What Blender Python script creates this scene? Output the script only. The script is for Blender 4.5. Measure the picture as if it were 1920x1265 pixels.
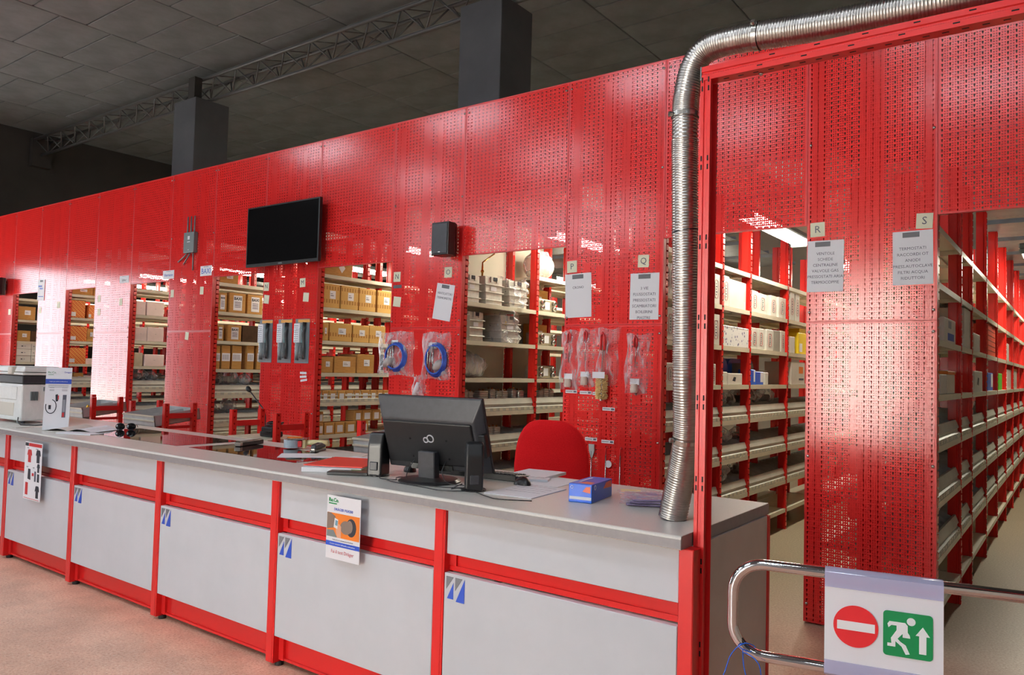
import bpy, bmesh, math, random
from mathutils import Vector, Matrix
random.seed(7)
S = bpy.context.scene
for o in list(bpy.data.objects): bpy.data.objects.remove(o)
COL = S.collection
# ---------------------------------------------------------------- camera
cam = bpy.data.cameras.new('camera'); co = bpy.data.objects.new('camera', cam); COL.objects.link(co)
cam.sensor_width = 36.0; cam.lens = 1446.78 / 1920 * 36.0; cam.clip_start = .05; cam.clip_end = 200
RT, UP, FW = Vector((0.8047355, 0.5930667, 0.0259363)), Vector((0.0034032, -0.0482991, 0.9988271)), Vector((-0.5936238, 0.8037034, 0.0408864))
m = Matrix((RT, UP, -FW)).transposed().to_4x4(); m.translation = Vector((1.07005, -2.39850, 1.47859))
co.matrix_world = m; S.camera = co
# ---------------------------------------------------------------- light, exposure
S.view_settings.view_transform = 'Standard'; S.view_settings.look = 'None'
S.view_settings.gamma = 1.0; S.view_settings.use_curve_mapping = False
S.view_settings.exposure = 0.7
S.cycles.use_denoising = True; S.cycles.denoising_prefilter = 'ACCURATE'; S.cycles.filter_width = 1.2
S.cycles.max_bounces = 6; S.cycles.diffuse_bounces = 4; S.cycles.glossy_bounces = 4
S.cycles.transmission_bounces = 4; S.cycles.transparent_max_bounces = 20
S.cycles.caustics_reflective = False; S.cycles.caustics_refractive = False
S.cycles.sample_clamp_indirect = 6.0
SKY = 5.5          # overcast sky seen through the shop windows
TUBE = 29.0        # aisle tubes
HALL_FILL = 27.0         # unseen ceiling lights, added to brighten counter and floor
w = bpy.data.worlds.new('overcast_sky'); S.world = w; w.use_nodes = True
bg = w.node_tree.nodes['Background']; bg.inputs[0].default_value = (.86, .93, 1, 1); bg.inputs[1].default_value = SKY
sun = bpy.data.lights.new('sun', 'SUN'); sun.energy = 95; sun.angle = .01; sun.color = (1, .96, .9)   # added behind the building, only to light the unseen facade for panel glare
so = bpy.data.objects.new('sun', sun); COL.objects.link(so); so.rotation_euler = (-math.radians(42), 0, math.radians(-8)); so.location = (0, 20, 25)
def portal(name, loc, rot, sx, sy):
    l = bpy.data.lights.new(name, 'AREA'); l.shape = 'RECTANGLE'; l.size = sx; l.size_y = sy; l.cycles.is_portal = True
    o = bpy.data.objects.new(name, l); COL.objects.link(o); o.location = loc; o.rotation_euler = rot
# ---------------------------------------------------------------- materials
def L(c):  # sRGB 0-255 -> linear
    return tuple((v/255/12.92 if v/255 <= .04045 else ((v/255+.055)/1.055)**2.4) for v in c) + (1.0,)
MC = {}
def mat(name, rgb, rough=.5, metal=0.0, spec=.5, coat=0.0):
    if name in MC: return MC[name]
    M = bpy.data.materials.new(name); M.use_nodes = True
    b = M.node_tree.nodes['Principled BSDF']
    b.inputs['Base Color'].default_value = L(rgb); b.inputs['Roughness'].default_value = rough
    b.inputs['Metallic'].default_value = metal; b.inputs['Specular IOR Level'].default_value = spec
    if coat: b.inputs['Coat Weight'].default_value = coat; b.inputs['Coat Roughness'].default_value = .12
    MC[name] = M; return M
class NT:
    def __init__(s, M): s.t = M.node_tree; s.b = s.t.nodes['Principled BSDF']; s.out = s.t.nodes['Material Output']
    def n(s, typ, **k):
        q = s.t.nodes.new(typ)
        for a, v in k.items():
            setattr(q, a, v)
        return q
    def l(s, a, b): s.t.links.new(a, b)
    def math(s, op, a, b=None, c=None):
        q = s.n('ShaderNodeMath', operation=op)
        for i, v in enumerate((a, b, c)):
            if v is None: continue
            if isinstance(v, (int, float)): q.inputs[i].default_value = v
            else: s.l(v, q.inputs[i])
        return q.outputs[0]
    def noise(s, scale, detail=3, rough=.6, coord='Object', stretch=None):
        tc = s.n('ShaderNodeTexCoord'); q = s.n('ShaderNodeTexNoise')
        q.inputs['Scale'].default_value = scale; q.inputs['Detail'].default_value = detail; q.inputs['Roughness'].default_value = rough
        if stretch:
            mp = s.n('ShaderNodeMapping'); mp.inputs['Scale'].default_value = stretch
            s.l(tc.outputs[coord], mp.inputs[0]); s.l(mp.outputs[0], q.inputs['Vector'])
        else: s.l(tc.outputs[coord], q.inputs['Vector'])
        return q.outputs['Fac']
    def ramp(s, f, stops, interp='LINEAR'):
        q = s.n('ShaderNodeValToRGB'); q.color_ramp.interpolation = interp
        e = q.color_ramp.elements
        while len(e) < len(stops): e.new(.5)
        for i, (p, c) in enumerate(stops):
            e[i].position = p; e[i].color = L(c) if len(c) == 3 else c
        s.l(f, q.inputs[0]); return q.outputs[0]
    def bump(s, f, strength=.2, dist=.01):
        q = s.n('ShaderNodeBump'); q.inputs['Strength'].default_value = strength; q.inputs['Distance'].default_value = dist
        s.l(f, q.inputs['Height']); s.l(q.outputs[0], s.b.inputs['Normal'])
def noisy(name, c1, c2, scale, rough=.5, spec=.5, metal=0.0, bump=0.0, lo=.35, hi=.65, stretch=None, detail=4):
    if name in MC: return MC[name]
    M = mat(name, c1, rough, metal, spec); T = NT(M)
    f = T.noise(scale, detail, stretch=stretch)
    T.l(T.ramp(f, [(lo, c1), (hi, c2)]), T.b.inputs['Base Color'])
    if bump: T.bump(f, bump)
    return M
def holes(M, kind):
    """cut real see-through perforations with the object's own X/Z coordinates (metres)"""
    T = NT(M); tc = T.n('ShaderNodeTexCoord'); sp = T.n('ShaderNodeSeparateXYZ'); T.l(tc.outputs['Object'], sp.inputs[0])
    x, y, z = sp.outputs
    if kind == 'panel':
        def cell(v, p): return T.math('ABSOLUTE', T.math('SUBTRACT', T.math('FRACT', T.math('DIVIDE', v, p)), .5))
        sx, sz = cell(x, .013), cell(z, .0143)
        small = T.math('MULTIPLY', T.math('LESS_THAN', sx, .18), T.math('LESS_THAN', sz, .165))
        kx, kz = cell(x, .039), T.math('SUBTRACT', T.math('FRACT', T.math('DIVIDE', z, .0286)), .5)
        top = T.math('MULTIPLY', T.math('LESS_THAN', kx, .112), T.math('MULTIPLY', T.math('GREATER_THAN', kz, 0), T.math('LESS_THAN', kz, .3)))
        bot = T.math('MULTIPLY', T.math('LESS_THAN', kx, .062), T.math('LESS_THAN', T.math('ABSOLUTE', kz), .3))
        key = T.math('MAXIMUM', top, bot)
        far = T.math('GREATER_THAN', kx, .17)           # keep small holes clear of the keyhole column
        h = T.math('MAXIMUM', key, T.math('MULTIPLY', small, far))
    elif kind == 'post':
        def cell(v, p): return T.math('ABSOLUTE', T.math('SUBTRACT', T.math('FRACT', T.math('DIVIDE', v, p)), .5))
        cz = cell(z, .05)
        ay, ax = T.math('ABSOLUTE', T.math('SUBTRACT', T.math('ABSOLUTE', y), .0)), T.math('ABSOLUTE', x)
        sx = T.math('LESS_THAN', T.math('MINIMUM', ax, ay), .0045)
        h = T.math('MULTIPLY', sx, T.math('LESS_THAN', cz, .12))
    T.l(T.math('SUBTRACT', 1.0, h), T.b.inputs['Alpha'])
    return M
M_PANEL = holes(mat('red_perforated_sheet', (226, 44, 42), .17, 0, .5), 'panel')
M_POST = holes(mat('red_upright_paint', (210, 38, 32), .26, 0, .5), 'post')
M_RED = mat('red_paint', (208, 38, 38), .3)
M_REDRAIL = mat('red_rail_paint', (206, 32, 32), .22)
M_LAM = noisy('counter_white_laminate', (198, 202, 208), (192, 197, 203), 3, .2, .5)
M_TOP = noisy('worktop_grey_laminate', (214, 209, 201), (202, 198, 190), 160, .3, .5, lo=.3, hi=.7)
M_EDGE = noisy('worktop_edge_laminate', (142, 138, 140), (134, 131, 134), 40, .35)
M_GLASS = mat('dark_glass_inset', (34, 32, 32), .03, 0, .8)
M_SHELF = noisy('cream_shelf_enamel', (212, 206, 184), (204, 198, 178), 6, .35)
M_GALV = noisy('galvanised_grey_sheet', (196, 198, 196), (180, 183, 182), 9, .35, metal=.15)
M_DIV = noisy('tray_divider_steel', (196, 197, 194), (172, 174, 172), 12, .4, metal=.05)
M_TRAY = noisy('light_grey_tray_enamel', (190, 188, 176), (176, 174, 164), 8, .4)
M_BRIDGE = noisy('bridge_plate_grey', (128, 134, 138), (112, 118, 122), 6, .45, metal=.2)
M_KRAFT = noisy('kraft_cardboard', (196, 148, 84), (180, 132, 72), 14, .75, .2, stretch=(1, 1, 6))
M_KRAFTP = noisy('pale_cardboard', (196, 186, 160), (184, 172, 146), 14, .75, .2)
M_DARKC = noisy('brown_card_dark', (84, 60, 40), (70, 50, 34), 14, .75, .2)
M_TAPE = mat('brown_tape', (176, 128, 70), .3)
M_PAPER = mat('white_paper', (226, 226, 230), .6, 0, .25)
M_CARDW = noisy('white_card', (212, 208, 200), (204, 200, 191), 10, .55, .3)
M_PINK = noisy('pinkish_white_card', (234, 212, 204), (226, 204, 196), 10, .6, .3)
M_GREYC = noisy('grey_card', (160, 154, 144), (150, 145, 136), 10, .6, .3)
M_YEL = mat('yellow_card', (232, 200, 30), .45)
M_BLUE = mat('blue_card', (14, 92, 208), .3)
M_GREEN = mat('green_card', (90, 190, 40), .45)
M_ORG = mat('orange_card', (222, 120, 36), .5)
M_INK = mat('dark_ink', (52, 54, 62), .6, 0, .2)
M_INKG = mat('grey_ink', (92, 92, 104), .6, 0, .2)
M_INKL = mat('light_grey_ink', (150, 150, 158), .6, 0, .2)
M_LOGOR = mat('red_ink', (196, 40, 44), .5); M_OVAL = mat('faded_red_ink', (172, 84, 84), .5)
M_LOGOB = mat('blue_ink', (32, 72, 178), .5)
M_LOGOG = mat('logo_grey_ink', (104, 106, 112), .5)
M_BLK = noisy('black_plastic', (30, 30, 32), (24, 24, 26), 30, .35)
M_BLKG = mat('black_gloss_plastic', (14, 14, 16), .08)
M_DKGREY = noisy('dark_grey_plastic', (56, 57, 62), (48, 49, 54), 30, .42)
M_GREYP = mat('grey_plastic', (110, 120, 122), .4)
M_WHITEP = noisy('white_plastic', (228, 228, 224), (220, 220, 216), 20, .35)
M_BEIGEP = mat('beige_plastic', (206, 198, 184), .4)
M_CHROME = mat('chrome', (225, 225, 228), .08, 1.0)
M_ALU = noisy('aluminium_foil_duct', (186, 180, 174), (168, 162, 156), 30, .3, metal=1.0)
M_STEEL = mat('steel', (180, 178, 172), .25, .9)
M_CAST = noisy('cast_aluminium', (216, 213, 203), (196, 194, 186), 18, .38, metal=.25)
M_BRASS = mat('copper_pipe', (190, 130, 60), .25, .9)
M_FOOT = mat('black_foot', (18, 18, 18), .6)
M_DUCTTAPE = mat('grey_tape', (84, 86, 92), .55)
M_NOTE = mat('pale_yellow_note', (224, 222, 196), .6, 0, .2)
M_CHAIR = noisy('red_wool_fabric', (255, 40, 44), (244, 30, 36), 220, .95, .1, bump=.25)
M_CREAMW = noisy('cream_wall', (206, 198, 182), (198, 190, 174), 2, .8, .2)
def film(name, rgb, amount, rough=.12, base=.10):
    """thin clear plastic film: mostly see-through, part glossy"""
    M = mat(name, rgb, rough, 0, .9); T = NT(M)
    T.b.inputs['Alpha'].default_value = amount
    fr = T.n('ShaderNodeLayerWeight'); fr.inputs[0].default_value = .35
    f = T.noise(20, 2, .5, stretch=(1.3, 1.3, .4))
    T.l(T.math('ADD', T.math('MULTIPLY_ADD', fr.outputs['Facing'], .5, base), T.math('MULTIPLY', T.ramp(f, [(.48, (0, 0, 0, 1)), (.72, (1, 1, 1, 1))]), amount)), T.b.inputs['Alpha'])
    T.bump(f, .3, .02)
    return M
M_FILM = film('clear_plastic_film', (232, 232, 236), .34)
M_FILMD = mat('clear_sleeve', (205, 205, 238), .15); M_FILMD.node_tree.nodes['Principled BSDF'].inputs['Alpha'].default_value = .55
M_BLISTER = film('blister_plastic', (225, 235, 236), .05, .08, 0)
# floor: fine terrazzo speckle
M_FLOOR = mat('terrazzo_floor', (196, 150, 124), .32, 0, .4); T = NT(M_FLOOR)
f1 = T.noise(75, 4, .8); f2 = T.noise(.55, 3, .5); f3 = T.noise(2.2, 5, .65)
c1 = T.ramp(f1, [(.3, (176, 122, 98)), (.45, (236, 182, 154)), (.56, (242, 196, 168)), (.72, (252, 236, 220))])
mx = T.n('ShaderNodeMix', data_type='RGBA', blend_type='MULTIPLY'); mx.inputs['Factor'].default_value = .55
T.l(c1, mx.inputs['A']); T.l(T.ramp(f3, [(.35, (196, 188, 184)), (.6, (255, 255, 255))]), mx.inputs['B'])
# dimmer, browner aisle light put into the floor colour, blending towards the racks
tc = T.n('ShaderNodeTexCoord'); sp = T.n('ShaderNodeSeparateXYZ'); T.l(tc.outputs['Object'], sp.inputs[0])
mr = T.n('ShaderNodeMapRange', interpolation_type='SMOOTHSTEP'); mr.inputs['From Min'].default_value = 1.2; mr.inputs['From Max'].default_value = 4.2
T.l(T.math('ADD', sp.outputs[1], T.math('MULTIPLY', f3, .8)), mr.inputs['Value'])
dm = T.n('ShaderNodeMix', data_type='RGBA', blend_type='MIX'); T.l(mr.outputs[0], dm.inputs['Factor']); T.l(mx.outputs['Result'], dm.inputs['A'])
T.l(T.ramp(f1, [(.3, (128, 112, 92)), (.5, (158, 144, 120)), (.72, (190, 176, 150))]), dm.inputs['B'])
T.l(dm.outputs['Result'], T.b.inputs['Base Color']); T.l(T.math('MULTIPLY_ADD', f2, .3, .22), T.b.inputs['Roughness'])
M_CEIL = noisy('dark_ceiling_board', (116, 123, 128), (99, 106, 110), 2.2, .75, .3, detail=6)
M_DARK = noisy('charcoal_wall_paint', (52, 49, 47), (44, 42, 40), 2, .8, .3)
M_COLM = noisy('grey_column_paint', (80, 82, 86), (72, 74, 78), 2, .7, .3)
M_TRUSS = mat('dark_truss_steel', (82, 83, 83), .45, .3)
M_WALLF = noisy('light_shop_wall', (170, 168, 164), (160, 158, 154), 1.5, .8, .3)
M_OUT = noisy('outside_pavement', (150, 148, 144), (130, 128, 126), 3, .9)
def emit(name, rgb, s):
    M = mat(name, rgb); T = NT(M); T.b.inputs['Emission Color'].default_value = L(rgb); T.b.inputs['Emission Strength'].default_value = s
    return M
M_TUBE = emit('aisle_light_diffuser', (255, 248, 226), TUBE)
M_HALLFILL = emit('added_light_diffuser', (232, 243, 255), HALL_FILL)
# orange carton with dashes
M_DASH = mat('orange_dash_card', (226, 140, 60), .6, 0, .3); T = NT(M_DASH)
tc = T.n('ShaderNodeTexCoord'); sp = T.n('ShaderNodeSeparateXYZ'); T.l(tc.outputs['Object'], sp.inputs[0])
def fr(a, b, p): return T.math('FRACT', T.math('DIVIDE', T.math('ADD' if b > 0 else 'SUBTRACT', a[0], a[1]), p))
xy = T.math('ADD', sp.outputs[0], sp.outputs[1])
u = T.math('FRACT', T.math('DIVIDE', T.math('ADD', xy, sp.outputs[2]), .05)); v = T.math('FRACT', T.math('DIVIDE', T.math('SUBTRACT', xy, sp.outputs[2]), .03))
dsh = T.math('MULTIPLY', T.math('LESS_THAN', u, .55), T.math('LESS_THAN', v, .45))
T.l(T.ramp(dsh, [(0, (226, 150, 78)), (1, (206, 60, 40))], 'CONSTANT'), T.b.inputs['Base Color'])
M_BAND = mat('banded_kraft', (196, 148, 84), .7, 0, .2); T = NT(M_BAND)
tc = T.n('ShaderNodeTexCoord'); sp = T.n('ShaderNodeSeparateXYZ'); T.l(tc.outputs['Object'], sp.inputs[0])
st = T.math('MULTIPLY', T.math('LESS_THAN', T.math('FRACT', T.math('DIVIDE', T.math('ADD', sp.outputs[0], sp.outputs[1]), .035)), .5), T.math('LESS_THAN', T.math('ABSOLUTE', T.math('SUBTRACT', T.math('FRACT', T.math('DIVIDE', sp.outputs[2], .13)), .5)), .14))
T.l(T.ramp(st, [(0, (206, 162, 92)), (1, (172, 124, 64))], 'CONSTANT'), T.b.inputs['Base Color'])
M_BLOT = mat('blotted_white_card', (220, 220, 224), .5); T = NT(M_BLOT)
vo = T.n('ShaderNodeTexVoronoi'); vo.inputs['Scale'].default_value = 26; tc = T.n('ShaderNodeTexCoord'); T.l(tc.outputs['Object'], vo.inputs['Vector'])
T.l(T.ramp(vo.outputs['Distance'], [(.2, (96, 98, 140)), (.34, (226, 226, 226))]), T.b.inputs['Base Color'])
# ---------------------------------------------------------------- mesh helpers
class MB:
    def __init__(s): s.bm = bmesh.new()
    def box(s, x0, x1, y0, y1, z0, z1, M=None):
        vs = [s.bm.verts.new(p) for p in ((x0,y0,z0),(x1,y0,z0),(x1,y1,z0),(x0,y1,z0),(x0,y0,z1),(x1,y0,z1),(x1,y1,z1),(x0,y1,z1))]
        if M is not None:
            for q in vs: q.co = M @ q.co
        for f in ((3,2,1,0),(4,5,6,7),(0,1,5,4),(1,2,6,5),(2,3,7,6),(3,0,4,7)): s.bm.faces.new([vs[i] for i in f])
        return s
    def hexa(s, pts):   # 8 points, bottom ring then top ring
        vs = [s.bm.verts.new(p) for p in pts]
        for f in ((3,2,1,0),(4,5,6,7),(0,1,5,4),(1,2,6,5),(2,3,7,6),(3,0,4,7)): s.bm.faces.new([vs[i] for i in f])
        return s
    def poly(s, pts, ext):   # planar polygon extruded by vector
        e = Vector(ext); a = [s.bm.verts.new(p) for p in pts]; b = [s.bm.verts.new(Vector(p)+e) for p in pts]
        n = len(a); s.bm.faces.new(a[::-1]); s.bm.faces.new(b)
        for i in range(n): s.bm.faces.new((a[i], a[(i+1)%n], b[(i+1)%n], b[i]))
        return s
    def ring(s, c, ax, r, n, sx=1, sy=1):
        ax = Vector(ax).normalized(); u = ax.orthogonal().normalized(); v = ax.cross(u)
        return [s.bm.verts.new(Vector(c) + u*math.cos(2*math.pi*i/n)*r*sx + v*math.sin(2*math.pi*i/n)*r*sy) for i in range(n)]
    def tube(s, path, r, n=8, cap=True, closed=False):
        """sweep a circle along a path; r a number or a list"""
        P = [Vector(p) for p in path]; k = len(P); R = r if isinstance(r, (list, tuple)) else [r]*k
        t0 = (P[1]-P[0]).normalized(); u = t0.orthogonal().normalized(); rings = []
        for i in range(k):
            if closed: t = (P[(i+1)%k]-P[i-1]).normalized()
            else: t = ((P[min(i+1,k-1)]-P[max(i-1,0)])).normalized()
            u = (u - t*u.dot(t)).normalized(); v = t.cross(u)
            rings.append([s.bm.verts.new(P[i] + (u*math.cos(2*math.pi*j/n) + v*math.sin(2*math.pi*j/n))*R[i]) for j in range(n)])
        for i in range(k if closed else k-1):
            a, b = rings[i], rings[(i+1)%k]
            for j in range(n): s.bm.faces.new((a[j], a[(j+1)%n], b[(j+1)%n], b[j]))
        if cap and not closed: s.bm.faces.new(rings[0][::-1]); s.bm.faces.new(rings[-1])
        return s
    def cyl(s, p0, p1, r, n=12, r1=None): return s.tube([p0, p1], [r, r if r1 is None else r1], n)
    def lathe(s, prof, n=20, c=(0,0,0)):   # (radius, z)
        rings = [[s.bm.verts.new((c[0]+r*math.cos(2*math.pi*j/n), c[1]+r*math.sin(2*math.pi*j/n), c[2]+z)) for j in range(n)] for r, z in prof]
        for a, b in zip(rings, rings[1:]):
            for j in range(n): s.bm.faces.new((a[j], a[(j+1)%n], b[(j+1)%n], b[j]))
        s.bm.faces.new(rings[0][::-1]); s.bm.faces.new(rings[-1]); return s
    def grid(s, f, nu, nv, closed_u=False):
        V = [[s.bm.verts.new(f(i/nu, j/nv)) for j in range(nv+1)] for i in range(nu + (0 if closed_u else 1))]
        k = len(V)
        for i in range(nu):
            for j in range(nv): s.bm.faces.new((V[i][j], V[(i+1)%k][j], V[(i+1)%k][j+1], V[i][j+1]))
        return s
    def mesh(s, name, M, bevel=0, seg=1, smooth=False, fix=True):
        if bevel: bmesh.ops.bevel(s.bm, geom=list(s.bm.edges), offset=bevel, segments=seg, affect='EDGES', profile=.5, clamp_overlap=True)
        if fix: bmesh.ops.recalc_face_normals(s.bm, faces=s.bm.faces)
        me = bpy.data.meshes.new(name); s.bm.to_mesh(me); s.bm.free(); me.materials.append(M)
        if smooth:
            for p in me.polygons: p.use_smooth = True
        return me
    def build(s, name, M, parent=None, bevel=0, seg=1, smooth=False, loc=None, rot=None, fix=True):
        return put(name, s.mesh(name, M, bevel, seg, smooth, fix), parent, loc, rot)
def put(name, me, parent=None, loc=None, rot=None):
    o = bpy.data.objects.new(name, me); COL.objects.link(o)
    if parent: o.parent = parent
    if loc: o.location = loc
    if rot: o.rotation_euler = rot
    return o
def tag(o, label, cat, group=None):
    o['label'] = label; o['category'] = cat
    if group: o['group'] = group
    return o
def thing(name, label, cat, loc=(0,0,0), rz=0, group=None, rot=None):
    o = bpy.data.objects.new(name, None); COL.objects.link(o); o.empty_display_size = .05
    o.location = loc; o.rotation_euler = rot or (0, 0, rz)
    return tag(o, label, cat, group)
def struct(o): o['kind'] = 'structure'; return o
def dup(o, parent=None):
    c = o.copy(); COL.objects.link(c)
    if parent: c.parent = parent
    for ch in o.children: dup(ch, c)
    return c
CACHE = {}
def shared(key, fn):
    if key not in CACHE: CACHE[key] = fn()
    return CACHE[key]
def text(s, size, M, parent, loc, rot, name='lettering', align='CENTER', bold=0, sp=1):
    c = bpy.data.curves.new(name, 'FONT'); c.body = s; c.size = size; c.align_x = align; c.align_y = 'CENTER'
    c.extrude = .0004; c.resolution_u = 2; c.offset = bold; c.space_line = sp; c.materials.append(M)
    return put(name, c, parent, loc, rot)
PI = math.pi; FRONT = (PI/2, 0, 0); RIGHT = (PI/2, 0, PI/2); FLAT = (0, 0, 0)
# ================================================================ the room
D = 2.457; XW, XE, YF, YB, ZC = -14.4, 4.6, -7.0, 13.6, 5.6
XR = [-11.877, -10.152, -8.413, -6.637, -4.865, -3.046, -1.239, .4245]
XL = [-12.70, -11.0065, -9.3137, -7.5265, -5.721, -3.8589, -2.0303, -.2824, 1.47]
ZT, ZF = 3.655, 2.405
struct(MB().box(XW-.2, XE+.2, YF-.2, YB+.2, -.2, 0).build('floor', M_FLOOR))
struct(MB().box(-40, 30, -40, YF-.25, -.25, -.05).build('ground_outside', M_OUT))
struct(MB().box(-40, XW-.25, YF-.25, 30, -.25, -.05).build('ground_outside', M_OUT))
ceil = struct(MB().box(XW-.2, XE+.2, YF-.2, YB+.2, ZC+.012, ZC+.2).build('ceiling', M_CEIL))
tile = MB().box(-.677, .677, -.299, .299, -.02, 0).mesh('ceiling_tile', M_CEIL, bevel=.008)
for c in range(12):
    for r in range(17):
        x = -13.59 + 1.365*c - .02; y = -.47 + .61*r + (.305 if c % 2 == 0 else 0)
        o = put('ceiling_tile', tile, ceil, (x, y, ZC+.012), (random.uniform(-.002, .002), random.uniform(-.002, .002), 0))
fac = struct(MB().box(-6.5, .6, -18.5, -18, -.05, 4.4).build('added_facade', mat('sunlit_white_render', (236, 232, 224), .9)))  # unseen facade added across the street to give the end panel its glare
def wall(name, boxes, M):
    b = MB()
    for q in boxes: b.box(*q)
    return struct(b.build(name, M))
WY0, WY1, WZ0, WZ1 = -1.3, 1.4, .25, 3.15      # shop window in the left wall
wall('wall_left', [(XW-.2, XW, YF, WY0, 0, ZC), (XW-.2, XW, WY1, YB, 0, ZC), (XW-.2, XW, WY0, WY1, 0, WZ0), (XW-.2, XW, WY0, WY1, WZ1, ZC)], M_DARK)
FX0, FX1, FZ1 = -2.9, -.7, 3.2                 # glazed entrance in the front wall
HX0, HX1, HZ0, HZ1 = -13.0, -6.0, 4.2, 5.1      # unseen high ribbon window, added for more daylight
wall('wall_front', [(XW-.2, FX0, YF-.2, YF, 0, HZ0), (FX1, XE+.2, YF-.2, YF, 0, HZ0), (FX0, FX1, YF-.2, YF, FZ1, HZ0), (XW-.2, HX0, YF-.2, YF, HZ0, HZ1), (HX1, XE+.2, YF-.2, YF, HZ0, HZ1), (XW-.2, XE+.2, YF-.2, YF, HZ1, ZC)], M_WALLF)
wall('wall_right', [(XE, XE+.2, YF, YB, 0, 2.9)], M_CREAMW); wall('wall_right_upper', [(XE, XE+.2, YF, YB, 2.9, ZC)], M_DARK)
wall('wall_back', [(XW, XE, YB, YB+.2, 0, ZC)], M_CREAMW)
portal('window_portal', (XW, (WY0+WY1)/2, (WZ0+WZ1)/2), (0, -PI/2, 0), WZ1-WZ0, WY1-WY0)
portal('entrance_portal', ((FX0+FX1)/2, YF, FZ1/2), (PI/2, 0, 0), FX1-FX0, FZ1)
portal('ribbon_portal', ((HX0+HX1)/2, YF, (HZ0+HZ1)/2), (PI/2, 0, 0), HX1-HX0, HZ1-HZ0)
def frame(name, horizontal, a0, a1, z0, z1, fixed, n):
    b = MB()
    for k in range(n+1):
        c = a0 + (a1-a0)*k/n
        (b.box(c-.03, c+.03, fixed-.12, fixed-.06, z0, z1) if horizontal else b.box(fixed-.12, fixed-.06, c-.03, c+.03, z0, z1))
    for z in (z0, z1-.06):
        (b.box(a0, a1, fixed-.12, fixed-.06, z, z+.06) if horizontal else b.box(fixed-.12, fixed-.06, a0, a1, z, z+.06))
    return struct(b.build(name, M_DARK))
frame('window_1', False, WY0, WY1, WZ0, WZ1, XW, 3)
frame('door_1', True, FX0, FX1, 0, FZ1, YF, 2)
frame('added_window', True, HX0, HX1, HZ0, HZ1, YF, 8)
# columns and the lattice truss they carry
YC = 3.42
for (x0, x1, lab) in ((-3.985, -3.455, 'grey square column rising behind the red fascia above the flat screen side of the speaker'), (-9.31, -8.765, 'grey square column further along the truss, left of the flat screen')):
    c = struct(MB().box(x0, x1, YC, YC+.52, 2.96, 5.13).build('column', M_COLM, bevel=.006)); c['label'] = lab
    MB().box(x0+.35, x1-.04, YC-.0, YC+.11, 5.13, 5.42).build('bracket', M_DARK, c)
t = thing('lattice_truss', 'dark steel lattice truss running under the ceiling above the columns', 'truss', (0, YC+.28, 0))
zb, zt, x0, x1 = 5.17, 5.43, -14.25, 1.2
for dy, z, nm in ((-.13, zt, 'top_chord'), (.13, zt, 'top_chord'), (0, zb, 'bottom_chord')):
    MB().tube([(x0, dy, z), (x1, dy, z)], .026, 8).build(nm, M_TRUSS, t, smooth=True)
brace = {}
n = 30
for k in range(n):
    xa = x0 + (x1-x0)*k/n; xb = x0 + (x1-x0)*(k+.5)/n; xc = x0 + (x1-x0)*(k+1)/n
    b = MB()
    for dy in (-.13, .13):
        b.tube([(xa-xa, dy, zt), (xb-xa, 0, zb)], .010, 6); b.tube([(xb-xa, 0, zb), (xc-xa, dy, zt)], .010, 6)
    b.tube([(0, -.13, zt), (xb-xa, .13, zt)], .008, 6)
    if 'b' not in brace: brace['b'] = b.mesh('brace', M_TRUSS, smooth=True)
    else: b.bm.free()
    put('brace', brace['b'], t, (xa, 0, 0))
MB().box(x0-.12, x0, -.16, .16, 4.95, 5.46).build('wall_bracket', M_DARK, t)
# ================================================================ red shelving
LV = {1: 2.36, 2: 2.035, 3: 1.71, 4: 1.395, 5: 1.105, 6: .79, 7: .475, 8: .2}
YP = [.0625, 1.11, 1.755, 2.82, 3.89, 4.96, 6.03, 7.10, 8.17, 9.24]
def upright_mesh(h):
    def f():
        p = [(0,-.0175),(0,.0175),(-.012,.0175),(-.016,.010),(-.024,.010),(-.028,.0175),(-.08,.0175),(-.08,-.0175),(-.028,-.0175),(-.024,-.010),(-.016,-.010),(-.012,-.0175)]
        return MB().poly([(a, b, .0) for a, b in p], (0, 0, h)).mesh('upright', M_POST)
    return shared(('up', h), f)
# hole column of these uprights sits at x = -0.058
def shelf_mesh(n):
    def f():
        b = MB(); d = .36
        b.box(-d, 0, 0, n, -.004, 0); b.box(-.012, 0, 0, n, -.036, -.004); b.box(-d, -d+.012, 0, n, -.036, -.004)
        b.box(-d+.012, -.012, 0, .01, -.03, -.004); b.box(-d+.012, -.012, n-.01, n, -.03, -.004)
        b.box(-d/2-.02, -d/2+.02, .01, n-.01, -.02, -.004)
        return b.mesh('shelf', M_SHELF)
    return shared(('sh', round(n, 3)), f)
def lip_mesh(n):
    def f():
        b = MB()
        b.poly([(-.004,0,0),(-.004,0,.03),(-.020,0,.038),(-.020,0,.055),(-.012,0,.062),(-.030,0,.112),(-.044,0,.112),(-.044,0,.106),(-.034,0,.106),(-.034,0,0)], (0, n, 0))
        return b.mesh('bin_front', M_TRAY)
    return shared(('lip', round(n, 3)), f)
def clip_mesh(n):
    def f():
        b = MB(); k = max(3, int(n/.085))
        for i in range(k):
            y = (i+.5)*n/k; b.box(-.0035, .0005, y-.022, y+.022, .005, .027)
        return b.mesh('label_strip', M_SHELF)
    return shared(('clip', round(n, 3)), f)
def div_mesh(n):
    def f():
        b = MB(); k = max(3, int(n/.095))
        for i in range(k+1):
            y = min(max(i*n/k, .003), n-.003)
            b.poly([(-.05, y-.0012, .002), (-.05, y-.0012, .098), (-.12, y-.0012, .125), (-.34, y-.0012, .135), (-.34, y-.0012, .002)], (0, .0024, 0))
        b.box(-.345, -.34, 0, n, .002, .14)
        return b.mesh('divider', M_DIV)
    return shared(('div', round(n, 3)), f)
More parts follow.
